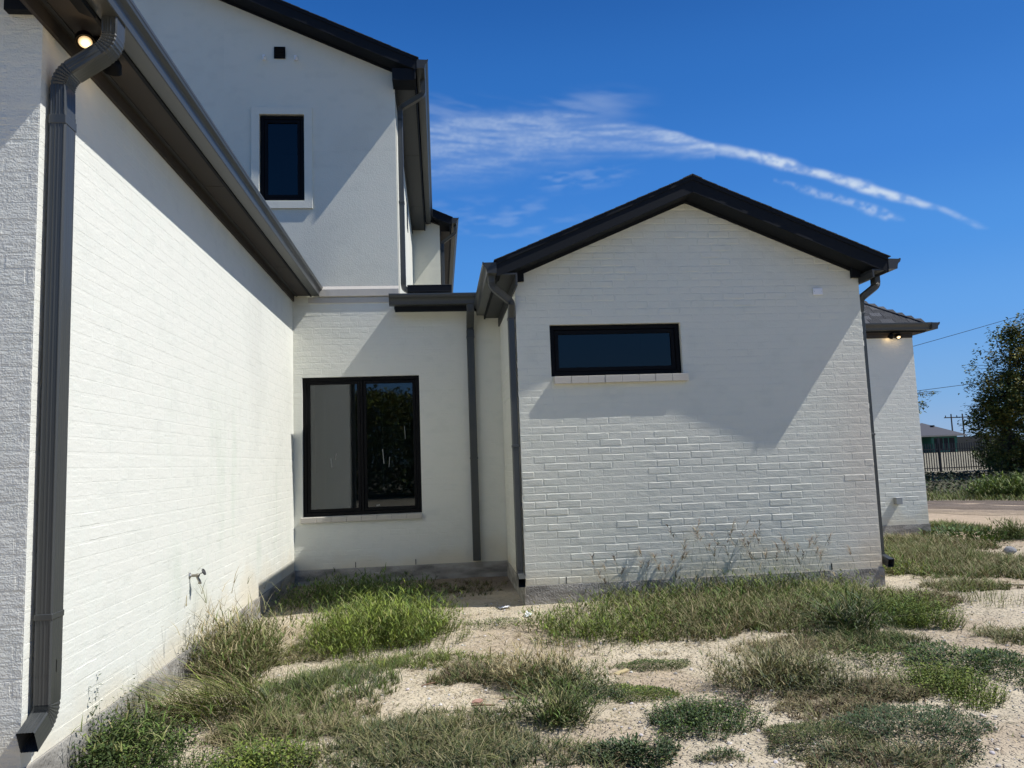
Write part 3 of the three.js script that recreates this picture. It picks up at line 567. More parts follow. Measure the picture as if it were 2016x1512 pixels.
for (const [x, label] of [[-2.345, 'small white wall hook left of the black vent'], [-1.905, 'small white wall hook right of the black vent']]) {
  const g = thing('wall_hook', label, 'hook', [x, 7.37, ZB], 'hooks beside the vent'); g.scale.setScalar(1.5);
  part('plate', new RoundedBoxGeometry(0.028, 0.05, 0.02, 2, 0.005).translate(0, 0, 0.008), M.plastic, g);
  part('arm', new THREE.TubeGeometry(new THREE.CatmullRomCurve3([V(0, -0.01, 0.01), V(0.012, -0.035, 0.05), V(0.022, -0.055, 0.075), V(0.024, -0.04, 0.095)]), 12, 0.011, 8), M.plastic, g);
}
{
  const g = thing('wall_plate', 'small white cover plate near the right eave of the gable wall', 'cover plate', [4.435, 3.34, ZG]);
  part('cover', new RoundedBoxGeometry(0.117, 0.08, 0.016, 2, 0.005).translate(0, 0.04, 0.012), M.plastic, g);
  part('screw', new THREE.CylinderGeometry(0.004, 0.004, 0.003, 10).rotateX(Math.PI / 2).translate(-0.045, 0.04, 0.021), M.zinc, g);
  part('screw', new THREE.CylinderGeometry(0.004, 0.004, 0.003, 10).rotateX(Math.PI / 2).translate(0.045, 0.04, 0.021), M.zinc, g);
}
{
  const g = thing('junction_box', 'grey metal electrical box low on the far end wall', 'electrical box', [7.965, 0.552, -12.6]);
  part('body', new RoundedBoxGeometry(0.105, 0.118, 0.085, 2, 0.004).translate(0, 0.059, 0.0425), mat(lin(0.30, 0.31, 0.30), 0.5, { metalness: 0.4 }), g);
  part('lid', new RoundedBoxGeometry(0.112, 0.124, 0.012, 2, 0.004).translate(0, 0.059, 0.092), mat(lin(0.34, 0.35, 0.34), 0.45, { metalness: 0.4 }), g);
}
{
  const g = thing('hose_tap', 'metal garden tap sticking out of the sunlit left wall', 'tap', [XL, 0.736, -6.17]); g.scale.setScalar(0.72);
  part('flange', new THREE.LatheGeometry([[0, 0], [0.034, 0], [0.034, 0.006], [0.018, 0.012], [0.014, 0.02]].map(q => new THREE.Vector2(...q)), 20).rotateZ(-Math.PI / 2), M.zinc, g);
  part('body', [new THREE.CylinderGeometry(0.014, 0.016, 0.09, 14).rotateZ(Math.PI / 2).translate(0.055, 0, 0), new THREE.SphereGeometry(0.022, 14, 10).translate(0.085, 0, 0)], M.brass, g);
  part('spout', new THREE.TubeGeometry(new THREE.CatmullRomCurve3([V(0.075, -0.005, 0), V(0.09, -0.035, 0), V(0.105, -0.06, 0), V(0.108, -0.08, 0)]), 12, 0.014, 12), M.brass, g);
  part('spout_collar', new THREE.CylinderGeometry(0.018, 0.018, 0.018, 14).translate(0.108, -0.082, 0), M.brass, g);
  part('stem', new THREE.CylinderGeometry(0.007, 0.007, 0.07, 10).rotateZ(-1.1).translate(0.115, 0.018, 0), M.zinc, g);
  part('handle', [new THREE.TorusGeometry(0.030, 0.008, 10, 22).rotateY(Math.PI / 2).rotateZ(0.45).translate(0.150, 0.034, 0), new THREE.CylinderGeometry(0.026, 0.026, 0.005, 18).rotateZ(Math.PI / 2).rotateZ(0.45).translate(0.150, 0.034, 0)], mat(lin(0.05, 0.05, 0.05), 0.5), g);
}

// ---------------------------------------------------------------- leaves and blades
rnd = rngOf(41);
class Leaves {
  constructor() { this.P = []; this.C = []; this.N = []; }
  tri(a, b, c, ca, cb, cc) { this.P.push(...a, ...b, ...c); this.C.push(...ca, ...cb, ...cc); }
  blade(x, y, z, az, h, lean, w, c0, c1, twist = 0) {            // a strip that bends over as it rises
    const dx = Math.cos(az), dz = Math.sin(az), sa = az + Math.PI / 2 + twist, sx = Math.cos(sa), sz = Math.sin(sa), T = [0, 0.4, 0.75, 1], Q = [];
    for (const t of T) { const out = h * lean * (0.35 * t + 0.65 * t * t), up = h * t * (1 - 0.32 * lean * t), ww = w * 0.5 * (1 - Math.pow(t, 1.6)); const px = x + dx * out, pz = z + dz * out; Q.push([[px - sx * ww, y + up, pz - sz * ww], [px + sx * ww, y + up, pz + sz * ww], c0.map((v, i) => mix(v, c1[i], t))]); }
    for (let i = 0; i < 3; i++) { const [a, b, c] = Q[i], [d, e, f] = Q[i + 1]; this.tri(a, b, d, c, c, f); if (i < 2) this.tri(b, e, d, c, f, f); }
  }
  leaf(x, y, z, az, tilt, len, wid, c) {                         // a pointed leaf folded a little along its rib
    const dx = Math.cos(az) * Math.cos(tilt), dy = Math.sin(tilt), dz = Math.sin(az) * Math.cos(tilt), sx = -Math.sin(az), sz = Math.cos(az), f = wid * 0.25;
    const a = [x, y, z], b = [x + dx * len, y + dy * len, z + dz * len], m = [x + dx * len * 0.5, y + dy * len * 0.5, z + dz * len * 0.5], l = [m[0] - sx * wid / 2, m[1] + f, m[2] - sz * wid / 2], r = [m[0] + sx * wid / 2, m[1] + f, m[2] + sz * wid / 2], d = c.map(v => v * 0.85);
    this.tri(a, l, b, c, c, c); this.tri(a, b, r, d, d, d);
  }
  stem(x, y, z, X, Y, Z, w, c) { const dx = X - x, dz = Z - z, l = Math.hypot(dx, dz) || 1, sx = l > 1e-4 ? -dz / l : 1, sz = l > 1e-4 ? dx / l : 0; for (const [p, q] of [[sx, sz], [sz, -sx]]) { this.tri([x - p * w, y, z - q * w], [x + p * w, y, z + q * w], [X, Y, Z], c, c, c); } }
  geo() { const g = new THREE.BufferGeometry(); g.setAttribute('position', new THREE.Float32BufferAttribute(this.P, 3)); g.setAttribute('color', new THREE.Float32BufferAttribute(this.C, 3)); g.computeVertexNormals(); return g; }
}
const leafMat = new THREE.MeshPhysicalMaterial({ vertexColors: true, roughness: 0.7, transmission: 0.14, thickness: 0, side: THREE.DoubleSide, specularIntensity: 0.5 });
const dryMat = new THREE.MeshStandardMaterial({ vertexColors: true, roughness: 0.9, side: THREE.DoubleSide });
const vary = (c, a = 0.25) => { const k = 1 + (rnd() - 0.5) * 2.6 * a, y = (rnd() - 0.5) * a * 0.5; return [c[0] * k * (1 + y), c[1] * k, c[2] * k * (1 - y)]; };
const pick = (...a) => a[Math.floor(rnd() * a.length)];
const COL = { bright: [0.225, 0.285, 0.045], green: [0.120, 0.180, 0.036], olive: [0.165, 0.180, 0.058], dark: [0.062, 0.098, 0.026], sage: [0.135, 0.155, 0.080], blue: [0.078, 0.128, 0.055], dry: [0.34, 0.28, 0.15], straw: [0.48, 0.40, 0.21], brown: [0.19, 0.135, 0.08], lime: [0.19, 0.225, 0.05] };
// scatter inside an ellipse whose edge is ragged; calls put(x, z, r) with r the distance from the middle, 0 to 1
function scatter(cx, cz, rx, rz, n, put, ragged = 0.5, pow = 0.6) {
  const sd = rr(0, 500);
  for (let i = 0; i < n; i++) {
    const a = rnd() * Math.PI * 2, q = Math.pow(rnd(), pow), e = 1 + ragged * (fbm(Math.cos(a) * 1.6 + sd, Math.sin(a) * 1.6 + sd, 3) - 0.5) * 2, x = cx + Math.cos(a) * rx * q * e, z = cz + Math.sin(a) * rz * q * e;
    if (vnoise(x * 5 + sd, z * 5) < 0.22 * q) continue;
    if (blocked(x, z)) continue;
    put(x, z, q, a);
  }
}
function blocked(x, z) { return (x < XL + 0.02 && z < ZF) || z < ZB + 0.03 && x < 0.9 || (x > XW0 - 0.03 && x < XW1 + 0.03 && z < ZG + 0.03) || (x > XW1 && x < 8.58 && z < -12.57); }
const KIND = {  // blade bases coloured darker: old growth, with shading at the base painted in
  thatch(F, x, z, r, a, o) { const t = rnd() * 6.283, l = rr(0.03, 0.11), X = x + Math.cos(t) * l, Z = z + Math.sin(t) * l; F.stem(x, height(x, z) + 0.004, z, X, height(X, Z) + rr(0.004, 0.022), Z, rr(0.001, 0.0028), vary(pick(COL.brown, COL.dry, COL.straw, COL.olive), 0.35)); },
  fine(F, x, z, r, a, o) { const h = o.h * (1 - 0.45 * r * r) * rr(0.55, 1.15); const c = vary(pick(...o.c)); if (rnd() < 0.5) return KIND.stemmy(F, x, z, r, a, o); F.blade(x, height(x, z) - 0.01, z, rnd() < 0.45 ? a + gauss() * 0.7 : rnd() * 6.283, h, 0.25 + 0.5 * r + rr(0, 0.9), o.w * rr(1.1, 2.1), c.map(v => v * 0.7), vary(rnd() < (o.dry || 0) ? COL.dry : c, 0.15), gauss() * 0.6); },
  stemmy(F, x, z, r, a, o) {                                      // a jointed stalk with short blades at its nodes
    const h = o.h * (1 - 0.45 * r * r) * rr(0.45, 1.1), az = rnd() < 0.5 ? a + gauss() * 0.8 : rnd() * 6.283, L = rr(0.15, 0.8) + 0.3 * r, c = vary(pick(...o.c)), y0 = height(x, z) - 0.01, d = rnd() < (o.dry || 0); let px = x, py = y0, pz = z;
    for (let k = 1; k <= 4; k++) { const t = k / 4, qx = x + Math.cos(az) * h * L * t * t, qz = z + Math.sin(az) * h * L * t * t, qy = y0 + h * t * (1 - 0.2 * L * t); F.stem(px, py, pz, qx, qy, qz, 0.0022, c.map(v => v * 0.75)); if (k > 0) for (let i = 0; i < 2; i++) F.blade(qx, qy, qz, rnd() * 6.283, h * rr(0.16, 0.36), rr(0.5, 1.5), o.w * rr(1.2, 2.2), vary(c, 0.15), vary(d ? pick(COL.dry, COL.straw) : c, 0.2)); px = qx; py = qy; pz = qz; }
  },
  tuft(F, x, z, r, a, o) { const n = 5 + Math.floor(rnd() * 5), hh = height(x, z) - 0.008, k = rr(0.5, 1.15) * (1 - 0.35 * r); const cc = vary(pick(...o.c), 0.2); for (let i = 0; i < n; i++) F.blade(x + gauss() * 0.012, hh, z + gauss() * 0.012, rnd() * 6.283, o.h * k * rr(0.4, 1.2), o.lean * rr(0.4, 1.6), o.w * rr(1.1, 1.9), vary(cc, 0.2).map(v => v * 0.65), vary(rnd() < (o.dry || 0) ? pick(COL.dry, COL.straw) : cc, 0.15), gauss() * 0.5); },
  tussock(F, x, z, r, a, o) { if (rnd() < 0.45) return KIND.stemmy(F, x, z, r, a, { ...o, h: o.h * 0.85, w: o.w * 0.7 }); if (rnd() < 0.2) return KIND.long(F, x, z, r, a, { ...o, h: o.h * 1.1, lean: 1.5 }); a = rnd() < 0.3 ? rnd() * 6.283 : a; const k = r * 0.5, c = vary(pick(...o.c), 0.2); F.blade(o.x + (x - o.x) * 0.45, height(x, z) - 0.01, o.z + (z - o.z) * 0.45, a + gauss() * 0.35, o.h * rr(0.55, 1.15), (0.15 + r * o.lean) * rr(0.5, 1.5), o.w * rr(0.9, 1.7), c.map(v => v * 0.55), vary(rnd() < (o.dry || 0) ? pick(COL.dry, COL.straw) : c, 0.15), gauss() * 0.5); },
  mat(F, x, z, r, a, o) { const c = vary(pick(...o.c), 0.3), y = height(x, z) + o.h * (1 - 0.7 * r * r) * rnd(); if (rnd() < 0.12) { const q = rr(0.04, 0.12); F.stem(x, y, z, x + Math.cos(a) * q, y + rr(-0.01, 0.02), z + Math.sin(a) * q, 0.0016, vary(COL.brown, 0.3)); } for (let i = 0; i < 3; i++) F.leaf(x + gauss() * o.l * 0.6, y + gauss() * o.l * 0.25, z + gauss() * o.l * 0.6, a + gauss() * 0.9, rr(-0.2, 1.1), o.l * rr(0.5, 1.6), o.l * 0.5 * rr(0.7, 1.3), rnd() < 0.05 ? vary(pick(COL.dry, COL.lime, COL.brown)) : vary(c, 0.2)); },
  leafy(F, x, z, r, a, o) { const y0 = height(x, z), h = o.h * (1 - 0.5 * r * r) * rr(0.45, 1.15), c = vary(pick(...o.c), 0.22), lx = gauss() * h * 0.2 + Math.cos(a) * r * h * 0.4, lz = gauss() * h * 0.2 + Math.sin(a) * r * h * 0.4; F.stem(x, y0, z, x + lx, y0 + h, z + lz, 0.0018, c.map(v => v * 0.7)); const n = Math.max(3, Math.round(h / 0.022)); for (let i = 0; i < n; i++) { const t = (i + 0.6) / n; F.leaf(x + lx * t, y0 + h * t, z + lz * t, rnd() * 6.283, rr(-0.2, 0.8), o.l * rr(0.6, 1.3), o.l * 0.5 * rr(0.7, 1.2), vary(c, 0.15)); } },
  long(F, x, z, r, a, o) { const c = vary(pick(...o.c), 0.2); F.blade(x, height(x, z) - 0.01, z, (o.az ?? a) + gauss() * 0.6, o.h * rr(0.5, 1.2), o.lean * rr(0.7, 1.25), o.w * rr(0.7, 1.3), c.map(v => v * 0.7), vary(rnd() < (o.dry || 0) ? COL.straw : c, 0.15), gauss() * 0.4); },
};
function sow(F, kind, [cx, cz, rx, rz], n, o) { scatter(cx, cz, rx, rz, n, (x, z, r, a) => KIND[kind](F, x, z, r, a, { x: cx, z: cz, ...o }), o.ragged, o.pow); }
function plant(name, label, category, at, layers) {              // one weed or clump that can be pointed at
  const g = thing(name, label, category, [at[0], height(at[0], at[1]), at[1]]);
  for (const [pn, kind, n, o] of layers) { const F = new Leaves(); sow(F, kind, o.at || at, n, o); part(pn, F.geo().translate(-g.position.x, -g.position.y, -g.position.z), leafMat, g); }
  return g;
}
function stuff(name, label, category, build, m = leafMat) { const F = new Leaves(); build(F); const o = part(name, F.geo(), m, scene); return tag(o, label, category, null, 'stuff'); }

// distinct clumps, by where they stand
const G = COL;
plant('grass_clump', 'large bright green grass clump in front of the alcove', 'grass clump', [-0.56, -6.95, 0.78, 0.62], [['blades', 'fine', 2100, { h: 0.36, w: 0.0042, c: [G.bright, G.green, G.lime, G.bright], dry: 0.15 }], ['leaves', 'leafy', 700, { h: 0.26, l: 0.018, c: [G.bright, G.lime, G.green] }]]);
plant('grass_clump', 'tall olive grass clump against the foot of the left wall', 'grass clump', [-1.62, -6.35, 0.36, 0.6], [['blades', 'fine', 1100, { h: 0.42, w: 0.0045, c: [G.olive, G.green, G.olive, G.dry], dry: 0.35 }], ['seed_stalks', 'fine', 90, { h: 0.72, w: 0.003, c: [G.dry, G.olive], dry: 0.8 }]]);
plant('grass_clump', 'flattened clump of long grass blades beside the left wall', 'grass clump', [-1.50, -5.22, 0.40, 0.34], [['blades', 'long', 620, { h: 0.40, w: 0.0075, lean: 1.15, az: 2.4, c: [G.bright, G.olive, G.green, G.dry], dry: 0.2 }], ['stalks', 'long', 40, { h: 0.55, w: 0.004, lean: 0.5, c: [G.dry, G.brown] }]]);
plant('weed', 'dark leafy weed with upright stalks near the large downspout', 'weed', [-1.80, -4.52, 0.34, 0.34], [['leaves', 'leafy', 520, { h: 0.20, l: 0.030, c: [G.dark, G.green, G.dark] }], ['tall_stalks', 'leafy', 38, { h: 0.50, l: 0.024, c: [G.green, G.dark, G.brown] }], ['grass_blades', 'fine', 160, { h: 0.3, w: 0.005, c: [G.green, G.olive], dry: 0.3 }]]);
plant('weed', 'small bright leafy weed at the bottom edge left of middle', 'weed', [-0.96, -4.16, 0.30, 0.2], [['leaves', 'leafy', 460, { h: 0.15, l: 0.024, c: [G.bright, G.green, G.lime] }]]);
plant('grass_tussock', 'spiky grass tussock alone on sand below the straw-topped one', 'grass tussock', [0.65, -4.55, 0.24, 0.2], [['blades', 'tussock', 420, { h: 0.26, w: 0.006, lean: 1.2, c: [G.green, G.olive, G.dark], dry: 0.25 }]]);
plant('grass_tussock', 'straw-topped grass tussock in the middle of the sandy yard', 'grass tussock', [0.74, -5.2, 0.38, 0.28], [['blades', 'tussock', 520, { h: 0.28, w: 0.006, lean: 1.1, c: [G.green, G.sage, G.olive], dry: 0.35 }], ['straw', 'fine', 420, { h: 0.30, w: 0.004, c: [G.straw, G.dry, G.straw], at: [0.62, -5.35, 0.24, 0.2] }], ['leaves', 'leafy', 260, { h: 0.12, l: 0.018, c: [G.blue, G.sage], at: [0.98, -4.98, 0.22, 0.2] }]]);
plant('grass_tussock', 'wide grey olive grass tussock right of middle', 'grass tussock', [2.22, -5.0, 0.44, 0.40], [['blades', 'tussock', 900, { h: 0.32, w: 0.0055, lean: 1.05, c: [G.olive, G.sage, G.olive, G.dry], dry: 0.4 }], ['leaves', 'leafy', 420, { h: 0.16, l: 0.016, c: [G.sage, G.olive], at: [2.5, -4.72, 0.34, 0.3] }]]);
plant('weed', 'low dark leafy weed on bare sand right of the lower middle', 'weed', [1.45, -4.36, 0.32, 0.30], [['leaves', 'leafy', 900, { h: 0.12, l: 0.020, c: [G.dark, G.blue, G.green] }]]);
plant('weed_mat', 'flat grey green spiky weed at the bottom edge right of middle', 'weed', [0.98, -4.0, 0.24, 0.18], [['leaves', 'mat', 900, { h: 0.06, l: 0.024, c: [G.sage, G.blue, G.dark] }]]);
plant('weed_mat', 'dense dark olive mat of tiny leaves near the bottom right', 'weed', [1.96, -3.95, 0.31, 0.27], [['leaves', 'mat', 2600, { h: 0.05, l: 0.013, c: [G.olive, [0.09, 0.10, 0.035], G.dark], ragged: 0.25, pow: 0.5 }]]);
plant('clover_patch', 'blue green clover patch near the lower right corner', 'clover', [2.48, -3.98, 0.42, 0.38], [['leaves', 'mat', 2600, { h: 0.07, l: 0.016, c: [G.blue, G.blue, G.dark, G.sage], pow: 0.55 }]]);
plant('weed', 'bright green bushy weed right of the gabled wall foot', 'weed', [4.15, -6.5, 0.34, 0.42], [['leaves', 'leafy', 900, { h: 0.26, l: 0.022, c: [G.bright, G.green] }]]);
plant('grass_clump', 'dark clump of long arching blades in front of the gable wall', 'grass clump', [3.5, -6.35, 0.34, 0.3], [['blades', 'tussock', 260, { h: 0.46, w: 0.009, lean: 1.35, c: [G.green, G.dark, G.sage], dry: 0.12 }]]);
plant('weed', 'lively green leafy weed at the right edge of the yard', 'weed', [3.15, -4.62, 0.30, 0.36], [['leaves', 'leafy', 900, { h: 0.15, l: 0.020, c: [G.bright, G.green, G.lime] }]]);
plant('clover_patch', 'dark green clover patch along the right edge of the picture', 'clover', [3.72, -5.05, 0.42, 0.5], [['leaves', 'mat', 2200, { h: 0.09, l: 0.022, c: [G.dark, G.green, G.blue], pow: 0.55 }]]);
plant('weed_mat', 'flat green mat of tiny leaves right of the straw-topped tussock', 'weed', [1.30, -5.06, 0.24, 0.24], [['leaves', 'mat', 1500, { h: 0.03, l: 0.013, c: [G.green, G.bright, G.dark], ragged: 0.3, pow: 0.5 }]]);
plant('weed_mat', 'narrow flat green mat of leaves in the middle of the sand', 'weed', [1.59, -5.74, 0.3, 0.16], [['leaves', 'mat', 900, { h: 0.03, l: 0.013, c: [G.green, G.dark], ragged: 0.3, pow: 0.5 }]]);
plant('vine', 'broad-leaved vine creeping from the corner of the far wall', 'vine', [8.85, -12.1, 0.75, 0.9], [['leaves', 'mat', 330, { h: 0.10, l: 0.085, c: [G.dark, G.green, [0.07, 0.12, 0.03]] }]]);
plant('grass_tussock', 'lone grass tussock by the track at the right edge', 'grass tussock', [9.3, -11.6, 0.26, 0.3], [['blades', 'tussock', 360, { h: 0.42, w: 0.009, lean: 1.0, c: [G.olive, G.green], dry: 0.2 }]]);
plant('grass_clump', 'tall bright grass clump on the verge by the right picture edge', 'grass clump', [16.6, -20.6, 1.1, 0.8], [['blades', 'fine', 1500, { h: 0.6, w: 0.018, c: [G.green, G.olive, G.green, G.bright] }]]);
// tall seed-heads along the foot of the gable wall
function seedStalks(label, at, n, h, droop) {
  const g = thing('seed_grass', label, 'grass', [at[0], height(at[0], at[1]), at[1]]), F = new Leaves(), S = new Leaves(), B = new Leaves();
  for (let i = 0; i < n; i++) {
    const x = gauss() * at[2], z = Math.max(gauss() * at[3], ZG + 0.06 - at[1]), a = rr(0, 6.283), H = h * rr(0.6, 1.1), L = rr(0.15, 0.45); let px = x, py = 0, pz = z;
    for (let k = 1; k <= 6; k++) { const t = k / 6, qx = x + Math.cos(a) * H * L * t * t, qz = Math.max(z + Math.sin(a) * H * L * t * t * 0.4, ZG + 0.03 - at[1]), qy = H * t * (1 - 0.15 * L * t); F.stem(px, py, pz, qx, qy, qz, 0.0022, vary(COL.olive, 0.2)); px = qx; py = qy; pz = qz; }
    for (let k = 0; k < 16; k++) { const t = rr(0, 0.22), an = a + gauss() * 1.1; S.blade(px - Math.cos(a) * H * L * t, py - H * t * 0.8, Math.max(pz, ZG + 0.04 - at[1]), an, rr(0.05, 0.11), droop, 0.006, vary(COL.brown, 0.3), vary(pick(COL.dry, COL.brown, [0.30, 0.22, 0.15]), 0.3)); }
  }
  for (let i = 0; i < n * 8; i++) B.blade(gauss() * at[2] * 1.3, 0, Math.max(gauss() * at[3], ZG + 0.06 - at[1]), rr(0, 6.28), h * rr(0.25, 0.6), rr(0.4, 1.1), 0.009, vary(COL.dark), vary(COL.green));
  part('stalks', F.geo(), leafMat, g); part('seed_heads', S.geo(), dryMat, g); part('blades', B.geo(), leafMat, g);
}
seedStalks('drooping seed-head grass left of middle against the gable wall', [2.35, -7.95, 0.22, 0.12], 12, 0.62, 1.5);
seedStalks('tallest clump of drooping seed-head grass against the gable wall', [3.05, -7.92, 0.20, 0.12], 16, 0.82, 1.6);
seedStalks('wide reddish seed-head grass toward the right of the gable wall', [3.75, -7.9, 0.30, 0.12], 18, 0.66, 1.6);
seedStalks('small seed-head grass near the left corner of the gable wall', [1.75, -7.95, 0.16, 0.1], 6, 0.5, 1.2);

// the grass that nobody could count
stuff('grass', 'olive and dry grass growing in patches over the sandy yard', 'grass', F => {
  const P = (at, n, kind, o) => { sow(F, kind, at, n * 0.98, o); sow(F, 'thatch', [at[0], at[1], at[2] * 1.12, at[3] * 1.12], 700 * at[2] * at[3] + 40, {}); }, OL = [G.olive, G.olive, G.green, G.dry], DK = [G.dark, G.green, G.olive];
  P([-1.0, -9.0, 0.95, 0.75], 1000, 'fine', { h: 0.34, w: 0.006, c: [G.green, G.dark, G.green], dry: 0.05 });
  P([-0.5, -8.3, 0.7, 0.5], 450, 'fine', { h: 0.30, w: 0.005, c: [G.green, G.bright, G.dark] });
  P([-0.91, -5.55, 0.50, 0.52], 520, 'tuft', { h: 0.17, w: 0.0045, lean: 0.8, c: [G.green, G.sage, G.olive] });
  P([-0.98, -4.84, 0.50, 0.50], 620, 'tuft', { h: 0.17, w: 0.0045, lean: 0.9, c: OL, dry: 0.3 });
  P([-0.10, -4.40, 0.70, 0.44], 900, 'tuft', { h: 0.15, w: 0.0045, lean: 1.0, c: [G.olive, G.sage, G.dark, G.olive], dry: 0.35 });
  P([0.15, -4.0, 0.8, 0.3], 560, 'tuft', { h: 0.14, w: 0.0045, lean: 1.0, c: [G.olive, G.sage, G.dark], dry: 0.3 });
  P([0.19, -5.65, 0.30, 0.26], 300, 'tuft', { h: 0.13, w: 0.005, lean: 0.9, c: [G.dark, G.olive, G.brown], dry: 0.2 });
  P([0.43, -5.41, 0.20, 0.17], 260, 'mat', { h: 0.05, l: 0.018, c: [G.dark, G.olive] });
  P([1.35, -6.85, 0.72, 0.62], 850, 'fine', { h: 0.26, w: 0.0045, c: [G.green, G.bright, G.olive], dry: 0.2 });
  P([1.35, -6.6, 0.6, 0.5], 420, 'leafy', { h: 0.18, l: 0.016, c: [G.green, G.bright] });
  P([2.7, -7.1, 1.25, 0.95], 1500, 'tuft', { h: 0.24, w: 0.0055, lean: 0.8, c: [G.olive, G.green, G.dry, G.olive], dry: 0.3 });
  P([2.7, -7.1, 1.3, 0.95], 1000, 'fine', { h: 0.30, w: 0.0045, c: [G.olive, G.green, G.green, G.dry], dry: 0.35 });
  P([3.9, -7.55, 0.75, 0.6], 1000, 'tuft', { h: 0.24, w: 0.006, lean: 0.8, c: [G.green, G.olive, G.bright], dry: 0.25 });
  P([4.6, -7.2, 0.5, 0.4], 400, 'tuft', { h: 0.2, w: 0.006, lean: 0.9, c: [G.olive, G.brown, G.dry], dry: 0.4 });
  P([3.3, -7.95, 1.55, 0.22], 620, 'fine', { h: 0.30, w: 0.005, c: [G.olive, G.green, G.dry, G.bright], dry: 0.3, ragged: 0.2 });
  P([1.9, -7.7, 0.8, 0.35], 260, 'fine', { h: 0.24, w: 0.005, c: [G.green, G.bright, G.olive], dry: 0.2 });
  P([0.2, -9.5, 0.6, 0.5], 160, 'tuft', { h: 0.12, w: 0.006, lean: 1.0, c: [G.dark, G.brown, G.olive], dry: 0.2 });
  P([2.83, -5.85, 0.55, 0.3], 360, 'tuft', { h: 0.12, w: 0.005, lean: 1.1, c: [G.brown, G.olive, G.dry], dry: 0.4 });
  P([3.1, -5.4, 0.5, 0.42], 900, 'mat', { h: 0.08, l: 0.02, c: DK });
  P([3.35, -5.9, 0.5, 0.35], 420, 'tuft', { h: 0.16, w: 0.005, lean: 0.9, c: [G.dark, G.olive, G.green], dry: 0.2 });
  P([2.35, -4.45, 0.42, 0.26], 420, 'tuft', { h: 0.10, w: 0.0045, lean: 1.1, c: [G.brown, G.olive, G.dry], dry: 0.3 });
  P([2.75, -4.65, 0.28, 0.26], 300, 'tuft', { h: 0.14, w: 0.0045, lean: 1.0, c: [G.brown, G.dry, G.olive], dry: 0.4 });
  P([2.13, -3.62, 0.4, 0.2], 300, 'tuft', { h: 0.12, w: 0.0045, lean: 1.0, c: [G.brown, G.olive, G.blue], dry: 0.3 });
  P([1.85, -4.62, 0.26, 0.2], 300, 'mat', { h: 0.06, l: 0.018, c: [G.brown, G.dark, [0.10, 0.075, 0.06]] });
  P([6.6, -9.9, 1.0, 1.7], 2600, 'tuft', { h: 0.24, w: 0.007, lean: 0.8, c: [G.olive, G.green, G.olive, G.dry], dry: 0.25 });
  P([5.5, -9.6, 0.6, 1.2], 900, 'fine', { h: 0.26, w: 0.006, c: [G.green, G.bright, G.olive], dry: 0.2 });
  P([7.6, -11.4, 1.0, 1.0], 1000, 'tuft', { h: 0.22, w: 0.008, lean: 0.8, c: [G.olive, G.green, G.dry], dry: 0.2 });
  P([7.1, -9.0, 0.7, 1.0], 700, 'tuft', { h: 0.18, w: 0.007, lean: 0.9, c: [G.olive, G.dry, G.green], dry: 0.35 });
  P([5.6, -7.75, 0.5, 0.35], 380, 'tuft', { h: 0.17, w: 0.006, lean: 0.9, c: [G.olive, G.green, G.dry], dry: 0.3 });
  P([5.2, -7.0, 0.35, 0.35], 160, 'leafy', { h: 0.2, l: 0.016, c: [G.bright, G.olive] });
  P([9.6, -13.6, 0.5, 0.9], 420, 'tuft', { h: 0.2, w: 0.009, lean: 0.8, c: [G.green, G.olive], dry: 0.2 });
  P([0.48, -7.32, 0.36, 0.2], 420, 'mat', { h: 0.05, l: 0.016, c: [G.green, G.olive, G.sage] });
  P([-1.2, -6.7, 0.42, 0.34], 300, 'tuft', { h: 0.11, w: 0.005, lean: 1.1, c: [G.olive, G.bright, G.dry], dry: 0.3 });
  P([-1.54, -5.8, 0.3, 0.25], 160, 'tuft', { h: 0.10, w: 0.005, lean: 1.2, c: [G.olive, G.bright], dry: 0.3 });
  P([-0.3, -6.1, 0.7, 0.3], 420, 'tuft', { h: 0.12, w: 0.0045, lean: 1.0, c: [G.green, G.bright, G.olive], dry: 0.2 });
  P([-1.5, -4.25, 0.5, 0.2], 420, 'leafy', { h: 0.12, l: 0.018, c: [G.dark, G.green] });
  P([-1.2, -3.95, 0.7, 0.2], 360, 'leafy', { h: 0.10, l: 0.018, c: [G.green, G.dark] });
  P([4.5, -5.7, 0.3, 0.4], 200, 'tuft', { h: 0.12, w: 0.005, lean: 1.1, c: OL, dry: 0.3 });
  P([1.37, -3.83, 0.14, 0.06], 160, 'mat', { h: 0.03, l: 0.016, c: [G.sage, G.dark] });
  P([1.0, -5.0, 2.6, 1.7], 500, 'tuft', { h: 0.05, w: 0.004, lean: 1.4, c: [G.brown, G.olive, G.dry], dry: 0.5, pow: 0.5 });
  P([1.5, -7.0, 3.2, 1.4], 500, 'tuft', { h: 0.06, w: 0.005, lean: 1.4, c: [G.brown, G.olive, G.dry], dry: 0.5, pow: 0.5 });
  P([8.0, -9.5, 2.4, 2.2], 900, 'tuft', { h: 0.08, w: 0.007, lean: 1.2, c: [G.olive, G.dry, G.brown], dry: 0.4, pow: 0.5 });
});
// straw and twigs lying flat on the sand
stuff('litter', 'dry straw bits lying scattered on the sand', 'straw', F => { for (let i = 0; i < 5200; i++) { const x = rr(-1.8, 5), z = rr(-8, -3.4), a = rnd() * 6.28, l = rr(0.02, 0.09); if (!blocked(x, z) && fbm(x * 2, z * 2, 2) > 0.42) F.stem(x, height(x, z) + 0.006, z, x + Math.cos(a) * l, height(x + Math.cos(a) * l, z + Math.sin(a) * l) + 0.008, z + Math.sin(a) * l, rr(0.0008, 0.002), vary(pick(COL.brown, COL.dry, COL.straw), 0.3)); } }, dryMat);
